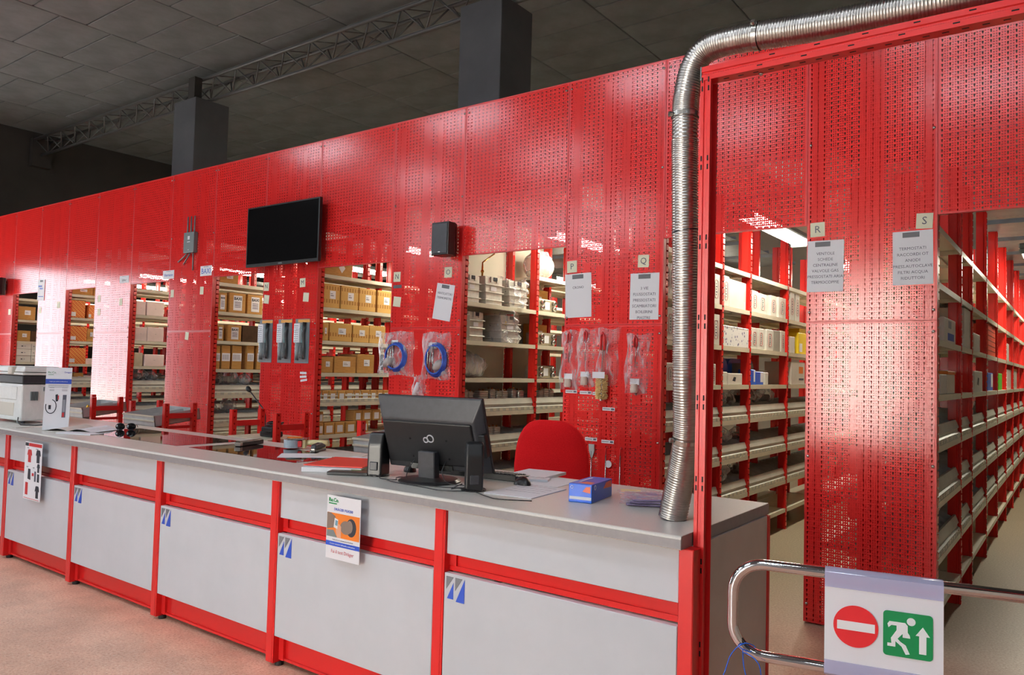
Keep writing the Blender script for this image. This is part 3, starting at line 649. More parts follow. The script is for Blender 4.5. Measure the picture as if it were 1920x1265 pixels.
# keyboard, mice
kb = thing('keyboard', 'black keyboard on the clerk side of the monitor', 'keyboard', (-1.30, .60, ZW), rz=.1)
MB().hexa([(-.23,-.075,0),(.23,-.075,0),(.23,.075,0),(-.23,.075,0),(-.228,-.073,.03),(.228,-.073,.03),(.228,.073,.016),(-.228,.073,.016)]).build('body', M_BLK, kb, bevel=.003)
km = MB().box(-.008, .008, -.008, .008, 0, .006).mesh('key', M_DKGREY, bevel=.002)
for r in range(5):
    for c in range(20): put('key', km, kb, (-.205+.0215*c, -.05+.024*r, .0275-.0023*r))
def mouse(x, y, rz, lab):
    m_ = thing('computer_mouse', lab, 'mouse', (x, y, ZW), rz=rz)
    MB().grid(lambda a, b: (.032*math.cos(2*PI*a)*math.cos(b*PI/2), .055*math.sin(2*PI*a)*math.cos(b*PI/2), .036*math.sin(b*PI/2)*(1-.15*math.sin(2*PI*a))), 18, 6, True).build('shell', M_BLK, m_, smooth=True)
    MB().cyl((-.004, .03, .026), (.004, .03, .026), .009, 10).build('wheel', M_DKGREY, m_)
mouse(-1.66, .46, .9, 'black computer mouse behind the left computer speaker'); mouse(-.99, .50, 1.2, 'dark mouse behind the right computer speaker')
# papers right of the monitor, blue box, packs
sheetstack('notepad', 'white notepad lying in front of the red chair', (-1.12, .80), .15, .21, .26, .014, M_PAPER)
sheetstack('document_sheet', 'white document sheet between the notepad and the blue box', (-.93, .67), .1, .17, .27, .002, M_PAPER)
d1 = sheetstack('document_sheet', 'form with a faint printed table beside the right computer speaker', (-.87, .36), .1, .23, .32, .003, M_PAPER)
for k in range(4): MB().box(-.085, .085, .12-.05*k, .123-.05*k, .003, .0034).build('print', M_INKL, d1)
sheetstack('tissue_scrap', 'crumpled white slip behind the right computer speaker', (-1.02, .66), .4, .12, .08, .012, M_PAPER)
bx = thing('blue_glove_box', 'blue cardboard box with orange print standing on the worktop', 'box', (-.60, .275, ZW), rz=.16)
MB().box(0, .10, 0, .235, 0, .075).build('carton', M_BLUE, bx, bevel=.003, seg=2)
MB().box(.004, .098, -.0006, 0, .012, .024).build('label', M_PAPER, bx)
FL = mat('orange_red_print', (226, 110, 80), .45)
MB().poly([(.06, -.0008, .045), (.094, -.0008, .04), (.094, -.0008, .066), (.075, -.0008, .064)], (0, .0006, 0)).build('print', FL, bx); MB().poly([(.1002, .13, .045), (.1002, .225, .042), (.1002, .225, .07), (.1002, .16, .066)], (.0006, 0, 0)).build('print', FL, bx)
MB().poly([(.03, .03, .0752), (.09, .01, .0752), (.09, .06, .0752), (.05, .07, .0752)], (0, 0, .0006)).build('print', FL, bx); MB().box(.02, .03, .06, .20, .0752, .0757).build('print', M_PAPER, bx)
for c in ((.014, -.0008, .06), ): MB().tube([(c[0]+.006*math.cos(2*PI*k/14), c[1], c[2]+.006*math.sin(2*PI*k/14)) for k in range(14)], .001, 4, closed=True).build('emblem', M_PAPER, bx)
MB().tube([(.1008, .035+.009*math.cos(2*PI*k/14), .06+.009*math.sin(2*PI*k/14)) for k in range(14)], .0013, 4, closed=True).build('emblem', M_PAPER, bx)
sheetstack('sticky_note_pad', 'pale yellow sticky note pad beside the purple packs', (-.51, .64), .5, .085, .085, .012, mat('yellow_note_paper', (236, 220, 160), .6), 'note pad')
PUR = noisy('purple_filter_pads', (128, 116, 152), (106, 94, 134), 40, .5)
for k in range(3):
    q = thing('purple_pack', ('bottom', 'middle', 'topmost')[k]+' flat purple pad in clear film on the worktop by the duct', 'pack', (-.355+.008*k, .47-.01*k, ZW+.012*k), rz=.45+.12*k, group='flat purple pads by the duct')
    MB().box(-.075, .075, -.09, .09, .001, .010).build('pad', PUR, q, bevel=.003)
    MB().grid(lambda a, b: (.20*a-.10, .22*b-.11, .0115+.004*math.sin(9*a+k)*math.sin(7*b)*(1 if .2 < a < .8 and .2 < b < .8 else .2)), 10, 10).build('film', M_FILM, q, smooth=True)
# ---------------------------------------------------------------- silver flexible duct
def smooth_path(P, step=.003):
    P = [Vector(q) for q in P]; out = []
    for k in range(len(P)-1):
        p0, p1, p2, p3 = P[max(k-1, 0)], P[k], P[k+1], P[min(k+2, len(P)-1)]
        n = max(2, int((p2-p1).length/step))
        for j in range(n):
            u = j/n; out.append(.5*((2*p1)+(p2-p0)*u+(2*p0-5*p1+4*p2-p3)*u*u+(3*p1-p0-3*p2+p3)*u**3))
    out.append(P[-1]); return out
DP = [(-.128, .235, ZW+.003), (-.116, .235, 1.02), (-.092, .222, 1.12), (-.062, .19, 1.26), (-.050, .15, 1.5), (-.050, .13, 1.9), (-.054, .12, 2.3), (-.050, .12, 2.46), (-.022, .12, 2.565), (.03, .12, 2.612), (.14, .12, 2.618), (.30, .12, 2.606), (.5, .12, 2.592), (.75, .12, 2.584), (1.1, .12, 2.582), (1.5, .12, 2.582)]
path = smooth_path(DP)
dt = thing('flexible_duct', 'corrugated silver flexible duct rising from the worktop and over the red frame', 'duct', DP[0])
R0 = .0495
prof = [-.0004, 0, .0030, 0, .0002, 0]
b = MB(); off = Vector(DP[0]); b.tube([q-off for q in path], [R0-.0055*min(1, max(0, (path[k].z-1.0)/.25))+prof[k % 3*2] for k in range(len(path))], 28, cap=False)
b.build('corrugated_hose', M_ALU, dt, smooth=True, fix=False)
def clamp(i):
    c = path[i]; d_ = (path[i+1]-path[i-1]).normalized()
    b = MB().tube([c-off-d_*.008, c-off+d_*.008], R0-.001, 28, cap=False); o = b.build('clamp_band', M_STEEL, dt, smooth=True)
    s_ = Vector((-.62, -.75, 0)) if abs(d_.z) > .7 else Vector((0, -.8, .5))
    p_ = c-off+s_.normalized()*(R0+.0005)
    MB().cyl(p_-d_.orthogonal().normalized()*.0, p_+s_*.012, .009, 10).build('clamp_screw', M_STEEL, o); MB().cyl(p_-Vector((.01, 0, 0)), p_+Vector((.012, 0, 0)), .006, 8).build('clamp_bolt', M_BLK, o)
zs = [q.z for q in path]
def near(f): return min(range(2, len(path)-2), key=f)
clamp(near(lambda k: abs(path[k].z-1.24)+(0 if path[k].x < 0 else 9))); clamp(near(lambda k: abs(path[k].z-2.39)+(0 if path[k].x < 0 else 9))); clamp(near(lambda k: abs(path[k].x-.20)+(0 if path[k].z > 2.5 else 9)))
b = MB().tube([Vector(q)-off for q in ((-.050, .129, 1.975), (-.0505, .1288, 1.98))], R0-.002, 24, cap=False); b.build('seam_band', M_BLK, dt)
# ---------------------------------------------------------------- red entrance frame
fr_ = thing('entrance_frame', 'tall slim red steel frame at the end of the counter carrying the duct', 'steel frame', (.0, .06, 0))
def cprof(x0, x1, y0, y1):
    m_ = (x0+x1)/2
    return [(x0, y0), (m_-.006, y0), (m_-.004, y0+.004), (m_+.004, y0+.004), (m_+.006, y0), (x1, y0), (x1, y0+.012), (x1-.012, y0+.012), (x1-.012, y1), (x1+.004, y1), (x1+.004, y1+.004), (x0, y1+.004)]
SL = mat('black_slot', (16, 10, 10), .9)
MB().poly([(a, c, .02) for a, c in cprof(.027, .063, 0, .05)], (0, 0, 2.4575)).build('post', M_RED, fr_)
b = MB()
for k in range(9):
    for x in (.0335, .0555):
        for dz in (0, .03): b.box(x-.0025, x+.0025, -.0006, .003, .28+.27*k+dz, .298+.27*k+dz)
for k in range(48): b.box(.0505, .0515+.001, .026, .032, .12+.05*k, .134+.05*k)
b.build('slot', SL, fr_)['kind'] = 'stuff'
for z in (.52, .80, 2.37): MB().lathe([(.007, 0), (.007, .004), (.003, .007)], 10).build('bolt', M_STEEL, fr_, loc=(.0515, .02, z), rot=(0, PI/2, 0), smooth=True)
MB().box(.02, .07, -.012, .062, 0, .02).build('base_plate', M_RED, fr_)
pts = [(0, 0), (0, .018), (.004, .021), (.004, .027), (0, .03), (0, .046), (.05, .046), (.05, 0), (.012, 0), (.012, .01)]
MB().poly([(.03, y, 2.478+z) for y, z in [(0, 0), (0, .018), (.004, .021), (.004, .026), (0, .029), (0, .047), (.05, .047), (.05, .0)]], (1.60, 0, 0)).build('beam', M_RED, fr_)
b = MB()
for k in range(30): b.box(.10+.05*k, .118+.05*k, .02, .026, 2.4774, 2.4785)
for k in range(10): b.box(.22+.14*k, .238+.14*k, -.0006, .002, 2.488, 2.492); b.box(.26+.14*k, .278+.14*k, -.0006, .002, 2.515, 2.519)
b.build('slot', SL, fr_)['kind'] = 'stuff'
MB().lathe([(.008, 0), (.008, .005), (.003, .008)], 10).build('bolt', M_STEEL, fr_, loc=(.22, .04, 2.478), rot=(PI, 0, 0), smooth=True)
MB().box(.0255, .0298, -.001, .051, 2.4785, 2.526).build('end_cap', M_GREYP, fr_)
MB().poly([(a, c, .02) for a, c in cprof(1.597, 1.633, 0, .05)], (0, 0, 2.458)).build('post', M_RED, fr_); MB().box(1.59, 1.64, -.012, .062, 0, .02).build('base_plate', M_RED, fr_)
# ---------------------------------------------------------------- chrome swing gate with sign
ga = math.atan2(.136, .656)
gt = thing('swing_gate', 'chrome tube swing gate across the passage beside the counter', 'gate', (.205, -.047, 0), rz=ga)
zt_, zb_, r = .905, .632, .09
P = []
for k in range(9): a = PI/2+PI/2*k/8; P.append((r+r*math.cos(a), 0, zt_-r+r*math.sin(a)))
for k in range(9): a = PI+PI/2*k/8; P.append((r+r*math.cos(a), 0, zb_+r+r*math.sin(a)))
MB().tube([(1.2, 0, zt_)]+P+[(1.2, 0, zb_)], .0165, 16).build('tube_frame', M_CHROME, gt, smooth=True)
MB().cyl((1.215, 0, .0), (1.215, 0, 1.0), .03, 18).build('pivot_post', M_CHROME, gt, smooth=True); MB().lathe([(.07, 0), (.07, .008), (.035, .014)], 20).build('base_flange', M_CHROME, gt, loc=(1.215, 0, 0))
sn = thing('gate_sign', 'white plastic sleeve sign with red no entry disc and green exit pictogram on the gate', 'sign', (.205, -.047, 0), rz=ga)
sx0, sx1 = .262, .566
for za, zc in ((zb_-.008, zb_+.03), (zt_-.034, zt_+.008)): MB().box(sx0, sx1, -.0215, -.0205, za, zc).build('sleeve', M_FILMD, sn)
MB().grid(lambda a, b: (sx0+(sx1-sx0)*b, -.020*math.cos(PI*a), zt_+.020*math.sin(PI*a)), 10, 1).build('sleeve_fold', M_FILMD, sn, smooth=True)
MB().grid(lambda a, b: (sx0+(sx1-sx0)*b, -.020*math.cos(PI*a), zb_-.020*math.sin(PI*a)), 10, 1).build('sleeve_fold', M_FILMD, sn, smooth=True)
MB().box(sx0, sx1, -.0188, -.0178, zb_+.02, zt_-.024).build('card', mat('sign_card', (232, 232, 238), .45), sn)
SR = mat('sign_red', (222, 40, 48), .35); SG = mat('sign_green', (0, 130, 74), .35); SW = mat('sign_white', (238, 240, 242), .4)
mx_, mz = sx0+.083, (zt_+zb_)/2-.001
def sig(M, pts, y, nm='pictogram'): return MB().poly([(a, y, c) for a, c in pts], (0, -.0004, 0)).build(nm, M, sn)
sig(SR, disc(mx_, mz, .059, .059, 40), -.0216, 'no_entry_disc'); sig(SW, rect(mx_-.049, mx_+.05, mz-.012, mz+.013), -.0222)
gx, gz, h = sx0+.216, mz-.003, .062
pts = []
for cx_, cz, a0 in ((gx+h-.01, gz+h-.01, 0), (gx-h+.01, gz+h-.01, 90), (gx-h+.01, gz-h+.01, 180), (gx+h-.01, gz-h+.01, 270)):
    for k in range(5): a = math.radians(a0+22.5*k); pts.append((cx_+.01*math.cos(a), cz+.01*math.sin(a)))
sig(SG, pts, -.0216, 'exit_square')
g = lambda L_: [(gx-.064+a*.128, gz-.064+c*.128) for a, c in L_]
sig(SW, [(a, c) for a, c in disc(*g([(.565, .80)])[0], .011, .011, 20)], -.0222)
sig(SW, g([(.10, .70), (.14, .76), (.45, .76), (.50, .70), (.50, .56), (.54, .50), (.55, .44), (.40, .44), (.40, .52), (.30, .40), (.36, .34), (.46, .28), (.54, .10), (.46, .08), (.38, .24), (.26, .34), (.26, .22), (.10, .22), (.10, .29), (.18, .29), (.17, .40), (.28, .58), (.28, .68), (.18, .68), (.12, .62)][::1]), -.0222)
sig(SW, g([(.72, .14), (.86, .14), (.86, .52), (.93, .52), (.79, .72), (.65, .52), (.72, .52)]), -.0222)
cd = thing('blue_string', 'thin blue cord knotted round the lower corner of the gate', 'cord', (0, 0, 0))
for P in ([(.245,-.055,.665),(.235,-.075,.66),(.262,-.055,.645),(.27,-.03,.655),(.25,-.06,.67),(.228,-.07,.655),(.205,-.07,.62),(.185,-.07,.56),(.15,-.07,.53),(.12,-.06,.50)], [(.245,-.07,.655),(.25,-.07,.60),(.265,-.07,.56),(.29,-.07,.55),(.302,-.07,.575),(.295,-.07,.62),(.27,-.07,.64),(.245,-.072,.645)]):
    MB().tube(smooth_path(P, .012), .0016, 5).build('strand', M_BLUE, cd, smooth=True)
# ---------------------------------------------------------------- red office chair
ch = thing('office_chair', 'red fabric office chair behind the counter beside the blue box', 'chair', (-1.325, 1.22, 0), rz=.25)
def back(a, b):   # superellipse pad, a round, b front/back
    t = 2*PI*a; c, s_ = math.cos(t), math.sin(t); e = .62
    return (c, s_, e)
bb = MB(); nu = 40; rings = []
for d_, k in ((-.030, .0), (-.034, .55), (-.030, .86), (-.016, .98), (0, 1), (.018, .97), (.028, .84), (.030, .5), (.028, 0.0)):
    row = []
    for j in range(nu):
        t = 2*PI*j/nu; c, s_ = math.cos(t), math.sin(t)
        x = .225*(abs(c)**.62)*(1 if c > 0 else -1); z = .26*(abs(s_)**.72)*(1 if s_ > 0 else -1)
        x *= 1 - .10*(z/.26 if z > 0 else 0)
        row.append(bb.bm.verts.new((x*k, d_ + .05*(x*k/.225)**2, .94 + z*k)))
    rings.append(row)
for a_, b_ in zip(rings, rings[1:]):
    for j in range(nu): bb.bm.faces.new((a_[j], a_[(j+1) % nu], b_[(j+1) % nu], b_[j]))
bmesh.ops.remove_doubles(bb.bm, verts=bb.bm.verts, dist=1e-5)
bb.build('backrest', M_CHAIR, ch, smooth=True, loc=(0, .0, 0))
MB().box(-.23, .23, .05, .50, .45, .53).build('seat', M_CHAIR, ch, bevel=.035, seg=4, smooth=True)
MB().tube([(0, -.03, .85), (0, -.06, .65), (0, -.02, .45), (0, .15, .42)], .022, 10).build('back_support', M_BLK, ch, smooth=True)
MB().cyl((0, .26, .10), (0, .26, .45), .028, 14).build('gas_column', M_BLK, ch, smooth=True)
for k in range(5):
    a = 2*PI*k/5+.3; e = Vector((math.cos(a)*.29, .26+math.sin(a)*.29, .075))
    MB().tube([(0, .26, .11), tuple(e)], [.026, .016], 8).build('base_leg', M_BLK, ch); MB().cyl((e.x-.012, e.y, .03), (e.x+.012, e.y, .03), .03, 14).build('caster', M_FOOT, ch)
# ---------------------------------------------------------------- low red work tables behind the counter
def table(xl, xr, lab, tray):
    y0, y1, zt = 1.35, 1.62, 1.09
    t = thing('work_table', lab, 'work table', ((xl+xr)/2, (y0+y1)/2, 0), group='low red work tables behind the counter')
    w_, d_ = xr-xl, y1-y0
    for sx in (-1, 1):
        for sy in (-1, 1): put('leg', shared('tleg', lambda: MB().box(-.06, -.02, -.022, .022, 0, zt).mesh('leg', M_POST)), t, (sx*w_/2+.04, sy*d_/2, 0))
        MB().box(sx*w_/2-.015, sx*w_/2+.015, -d_/2+.022, d_/2-.022, .955, 1.0).build('cross_rail', M_RED, t); MB().box(sx*w_/2-.015, sx*w_/2+.015, -d_/2+.022, d_/2-.022, .30, .345).build('cross_rail', M_RED, t)
    a, c = w_/2-.022, .22
    if tray:
        th = Matrix.Translation((0, 0, .91)) @ Matrix.Rotation(.13, 4, 'X'); b = MB()
        for q in ((-a, a, -c, c, 0, .006), (-a, a, -c, -c+.006, 0, .10), (-a, a, c-.006, c, 0, .10), (-a, -a+.006, -c, c, 0, .10), (a-.006, a, -c, c, 0, .10), (-.003, .003, -c, c, 0, .085)): b.box(*q, M=th)
        b.build('metal_tray', M_GALV, t)
        for q in ((-a, a, -c-.007, -c, .088, .10), (-a, a, -c-.007, -c, .045, .058)): MB().box(*q, M=th).build('tray_lip', M_SHELF, t)
        for sx in (-1, 1): MB().box(sx*(a-.01)-.008, sx*(a-.01)+.008, -d_/2, d_/2, .86, .885).build('tray_bearer', M_RED, t)
    else:
        MB().box(-a, a, -.20, .20, .85, .885).build('shelf_board', M_SHELF, t)
    return t
table(-7.46, -6.88, 'red work table with grey tray of yellow fittings, behind the leaflet board', True)
table(-6.12, -5.53, 'red work table with divided grey tray behind the sunglasses', True)
table(-4.51, -3.935, 'red work table with open shelf carrying a black device, behind the glass inset', False)
table(-2.99, -2.40, 'red work table with grey tray hidden partly by the monitor', True)
random.seed(11)
fm = MB().lathe([(.010, 0), (.016, .008), (.016, .02), (.009, .024), (.009, .045)], 8).mesh('brass_fitting', mat('yellow_brass', (214, 170, 60), .3, .7), smooth=True)
for k in range(16):
    o = put('brass_fitting', fm, None, (-7.05+random.uniform(-.10, .12), 1.50+random.uniform(-.10, .15), .945+random.uniform(0, .03)), (random.uniform(0, 3), random.uniform(0, 3), 0)); tag(o, 'yellow brass fitting lying loose in the grey tray', 'fitting', 'brass fittings in the tray')
dv = thing('black_device', 'bundle of black cables and adapters on the open shelf of the red work table', 'device', (-4.15, 1.47, .886))
MB().box(-.10, .06, -.05, .06, 0, .045).build('adapter', M_BLK, dv, bevel=.01, seg=2); MB().box(-.04, .10, -.08, .0, .046, .085).build('adapter', M_BLK, dv, bevel=.01, seg=2)
for k in range(4): MB().tube([(.07*math.cos(2*PI*j/18)+.01*k, .06*math.sin(2*PI*j/18), .06+.018*k+.006*math.sin(j)) for j in range(18)], .006, 6, closed=True).build('cable_loop', M_BLK, dv, smooth=True)
mi = thing('gooseneck_microphone', 'thin black gooseneck microphone standing behind the red work table', 'microphone', (-4.73, 1.82, 0))
MB().tube([(0, 0, .02), (0, 0, 1.0), (-.02, 0, 1.06), (-.12, 0, 1.13), (-.24, .0, 1.22)], .006, 8).build('gooseneck', M_BLK, mi, smooth=True)
MB().tube([(-.235, 0, 1.217), (-.25, 0, 1.228), (-.275, 0, 1.247), (-.285, 0, 1.254)], [.012, .021, .021, .01], 12).build('foam_head', M_FOOT, mi, smooth=True); MB().lathe([(.11, 0), (.11, .012), (.03, .03)], 20).build('base', M_BLK, mi)
# ================================================================ things fixed to the red panels
YS = D - .0022
def sign(name, label, x, z, w_, h_, lines, size, rot=0.0, cat='paper', tape=True, M=M_PAPER, ink_=M_INKG, top=.26, group=None, y=YS):
    p = thing(name, label, cat, (x, y, z), rot=(0, rot, 0), group=group)
    MB().box(-w_/2, w_/2, -.0012, 0, 0, h_).build('sheet', M, p)
    if tape: MB().box(-w_*.22+(tape if isinstance(tape, float) else 0), w_*.2+(tape if isinstance(tape, float) else 0), -.002, -.0012, h_*.88, h_*1.0-.008).build('tape_strip', M_DUCTTAPE, p)
    n = len(lines)
    for k, s_ in enumerate(lines): text(s_, size, ink_, p, (0, -.0016, h_*(1-top)-k*size*1.42), FRONT)
    return p
A4 = (.215, .315)
sign('notice_paper', 'white paper listing ventole and schede under the note R', -.176, 1.994, .21, .312, ['VENTOLE', 'SCHEDE', 'CENTRALINE', 'VALVOLE GAS', 'PRESSOSTATI ARIA', 'TERMOCOPPIE'], .0245, .012, tape=-.015)
sign('notice_paper', 'white paper listing termostati and raccordi under the note S', .302, 2.016, .207, .308, ['TERMOSTATI', 'RACCORDI OT', 'ANODI', 'PRESS.AUTOCLAVE', 'FILTRI ACQUA', 'RIDUTTORI'], .0238, -.008, tape=-.006, top=.33)
sign('notice_paper', 'white paper with the single word crono under the note P', -1.912, 1.872, .225, .325, ['CRONO'], .026, -.03, top=.32)
sign('notice_paper', 'white paper listing valves and pressure switches under the note Q', -1.380, 1.846, .222, .325, ['3 VIE', 'FLUSSOSTATI', 'PRESSOSTATI', 'SCAMBIATORI', 'BOILERINI', 'PIASTRE'], .029, .01, top=.33)
sign('notice_paper', 'tilted white paper of two lines under the note O', -3.262, 1.875, .20, .305, ['VENTILATORI', 'TERMOMETRI'], .027, .16, top=.27)
def note(s_, label, x, z, rot=0, w_=.085, M=M_NOTE): return sign('letter_note', label, x, z, w_, .088, [s_] if s_ else [], .062, rot, 'note', False, M, M_INKG, .5)
note('R', 'pale note with the handwritten letter R', -.220, 2.331, -.02); note('S', 'pale note with the handwritten letter S', .358, 2.331, .05); note('P', 'pale note with the letter P above the crono paper', -1.975, 2.206, -.03); note('Q', 'pale note with the letter Q by the silver duct', -1.391, 2.212, .03); note('O', 'pale note with the letter O beside the black wall speaker', -3.197, 2.230, .02)
note('N', 'pale note with the letter N left of the black wall speaker', -3.795, 2.222, .02); note('', 'tilted blank note at the left edge under the letter N', -3.79, 2.002, .12, .09)
MBt = tag(MB().box(-.05, .05, -.001, 0, 0, .028).build('tape_piece', M_DUCTTAPE, None, loc=(-3.785, YS, 2.165)), 'short piece of grey tape between two notes left of the wall speaker', 'tape')
note('N', 'pale note with a letter at the upper left of the blister pack panel', -5.67, 2.215, .03); note('', 'blank tilted note under the left letter of the blister pack panel', -5.665, 2.085, .12); note('M', 'pale note with a letter at the upper right of the blister pack panel', -5.09, 2.230, -.03); note('', 'blank note under the right letter of the blister pack panel', -5.035, 2.085, .07)
note('', 'small white note high on the panel under the lettered sign', -6.845, 2.222, .03, .07); note('', 'small white note alone in the middle of the panel below the router', -7.11, 1.715, .12, .07); note('', 'small white note on the left edge of the panel below the router', -7.45, 2.21, 0, .07)
note('', 'white note on the pale glare panel left of the pink box aisle', -8.635, 2.15, 0, .075); note('', 'upper white note on the left edge of the same glare panel', -9.20, 2.21, 0, .075); note('', 'lower white note on the left edge of the glare panel', -9.19, 2.035, .05, .075)
note('', 'white note on the panel behind the printer, upper right', -10.35, 2.16, 0, .09); note('', 'white note on the panel behind the printer, left edge', -10.93, 2.1, 0, .08); note('', 'white note at the far left panel edge', -11.97, 2.10, 0, .09)
sign('hanging_sheet', 'long white sheet with blue print hanging over the panel left end', -10.92, 2.285, .22, .30, ['', ''], .03, .03, M=M_PAPER, y=YS-.003)
hp_ = [q for q in COL.objects if q.get('category') == 'paper'][-1]
for a, b, c, e in ((-.09, .02, .19, .215), (-.05, .05, .16, .18), (-.08, .08, .05, .06)): ink(hp_, M_LOGOB, rect(a, b, c, e), -.0013)
sign('maker_sign', 'white sign with blue capital letters under the router cables', -6.775, 2.428, .225, .112, ['BAXI'], .085, 0, 'sign', True, M_PAPER, M_LOGOB, .55)
sign('maker_sign', 'small white sign with blurred grey word above the third opening, right end', -7.55, 2.43, .24, .10, ['Hermann'], .05, 0, 'sign', True, M_PAPER, M_LOGOB, .55)
sign('maker_sign', 'small white sign above the third opening, left end', -8.575, 2.43, .23, .09, ['Sylber'], .045, 0, 'sign', True, M_PAPER, M_INKG, .6)
for k, (x, z, r) in enumerate(((-5.03, 1.388, 0), (-5.03, 1.352, .06), (-5.02, 1.318, .14))):
    tag(MB().box(-.05, .05, -.001, 0, -.011, .011).build('price_tag', M_PAPER, None, loc=(x, YS, z), rot=(0, -r, 0)), ('top', 'middle', 'bottom')[k]+' of three white price strips on the blister pack panel', 'price tag', 'three price strips')
for x, z, lab in ((-1.958, 1.325, 'white price strip under the leftmost bagged brush'), (-1.835, 1.322, 'white price strip under the second bagged brush'), (-1.728, 1.318, 'white price strip left of the cream bristle brush'), (-1.642, 1.212, 'white price strip below the cream bristle brush'), (-1.782, .988, 'white price strip above the left rod next to the chair'), (-1.645, .980, 'white price strip above the middle rod with round tag')):
    p = tag(MB().box(-.05, .05, -.001, 0, -.012, .012).build('price_tag', M_PAPER, None, loc=(x, YS, z)), lab, 'price tag'); ink(p, M_INKL, rect(-.045, .01, -.003, .003), -.0011); ink(p, M_INKG, rect(.02, .044, -.006, .006), -.0011)
# blister packs
for k, x in enumerate((-5.645, -5.335, -5.065)):
    p = thing('blister_pack', ('left', 'middle', 'right')[k]+' of three blister packs of cleaning tools on the red panel', 'blister pack', (x, YS, 1.482), group='three blister packs')
    w_, h = .215, .435
    MB().box(-w_/2, w_/2, -.003, 0, 0, h).build('backing_card', M_INKG if False else mat('silver_card', (112, 118, 124), .4), p)
    ink(p, mat('orange_header', (226, 160, 70), .5), rect(-w_/2+.04, w_/2, h-.035, h-.006), -.0032, 'header'); ink(p, mat('teal_print', (70, 150, 150), .5), rect(-.02, .015, .20, h-.06), -.0032, 'print')
    b = MB().box(-.1, -.01, -.03, -.003, .20, .39); b.build('brush_head', M_PAPER, p, bevel=.006, seg=2)
    for q in range(8): ink(p, M_INKL, rect(-.09, -.03, .215+.021*q, .221+.021*q), -.0303)
    MB().tube([(.045, -.018, .04), (.05, -.02, .16), (.035, -.02, .28), (.05, -.018, .40)], [.014, .012, .017, .02], 8).build('tool_handle', M_BLK, p, smooth=True)
    MB().tube([(-.055, -.018, .03), (-.045, -.02, .11), (-.05, -.02, .20)], [.02, .012, .022], 8).build('tool_handle', M_GREYP, p, smooth=True); MB().tube([(0, -.015, .05), (.0, -.018, .2)], .012, 8).build('tool_handle', M_DKGREY, p, smooth=True)
    MB().grid(lambda a, b: (-w_/2+.01+(w_-.02)*a, -.003-.04*min(1, 5*min(a, 1-a, b, 1-b)), .015+(h-.06)*b), 10, 14).build('blister', M_BLISTER, p, smooth=True)
# bags of blue hose
def bag(par, x0, x1, z0, z1, dep=.05, skew=0, seed=1, M=M_FILM):
    rnd = random.Random(seed); ph = [rnd.uniform(0, 6) for _ in range(6)]
    def f(a, b):
        e = min(1, 4*min(a, 1-a, b, (1-b)*.8+.02))
        y = -.002-dep*e*(.72+.22*math.sin(11*a+ph[0]+5*b)+.16*math.sin(17*b+ph[1]-8*a)+.1*math.sin(31*a*b+ph[2]))
        return (x0+(x1-x0)*a+skew*b+.010*math.sin(9*b+ph[3])*(1 if a > .5 else -1), y, z0+(z1-z0)*b+.008*math.sin(8*a+ph[4]))
    return MB().grid(f, 22, 22).build('plastic_bag', M, par, smooth=True)
HOSE = noisy('blue_hose', (36, 84, 190), (28, 68, 168), 20, .35)
for (x, z, w_, h, lab, sd) in ((-3.775, 1.405, .43, .375, 'clear bag with blue hose coil and pump, left of two', 1), (-3.305, 1.385, .31, .385, 'clear bag with blue hose coil and metal probe, right of two', 2)):
    p = thing('hose_bag', lab, 'bag', (x, YS, z))
    b = MB(); rx, rz_ = (.125, .125) if sd == 1 else (.115, .14)
    for q in range(4): b.tube([(rx*(1-.05*q)*math.cos(2*PI*k/28)+.02, -.022-.008*q, .155+rz_*(1-.05*q)*math.sin(2*PI*k/28)) for k in range(28)], .0085, 7, closed=True)
    b.build('blue_hose', HOSE, p, smooth=True)
    MB().tube([(-.10, -.03, .08), (-.05, -.035, .11), (-.02, -.035, .14)], [.03, .045, .03], 10).build('pump_bulb', mat('pump_grey', (168, 160, 158), .4), p, smooth=True, loc=(0 if sd == 1 else .12, 0, -.0))
    for q in range(3): MB().cyl((.0-.03*q, -.045, .03), (-.03*q+.01, -.045, .27), .006, 8).build('probe', M_STEEL, p, smooth=True)
    MB().box(-.03 if sd == 1 else -.06, .05 if sd == 1 else .03, -.032, -.0315, .25, .30).build('label', M_PAPER, p)
    if sd == 1: MB().box(-.10, .07, -.047, -.045, .28, .283).build('hanger_rod', M_DKGREY, p)
    bag(p, -w_/2, w_/2, -.01, h, .055, 0, sd)
p = thing('small_part_bag', 'small clear bag with white part hanging below the blue hose bags', 'bag', (-3.50, YS, 1.205)); MB().tube([(-.02, -.015, .03), (.0, -.018, .09), (.01, -.015, .14)], [.028, .022, .012], 10).build('white_part', M_PAPER, p, smooth=True); bag(p, -.075, .075, 0, .195, .03, .02, 3)
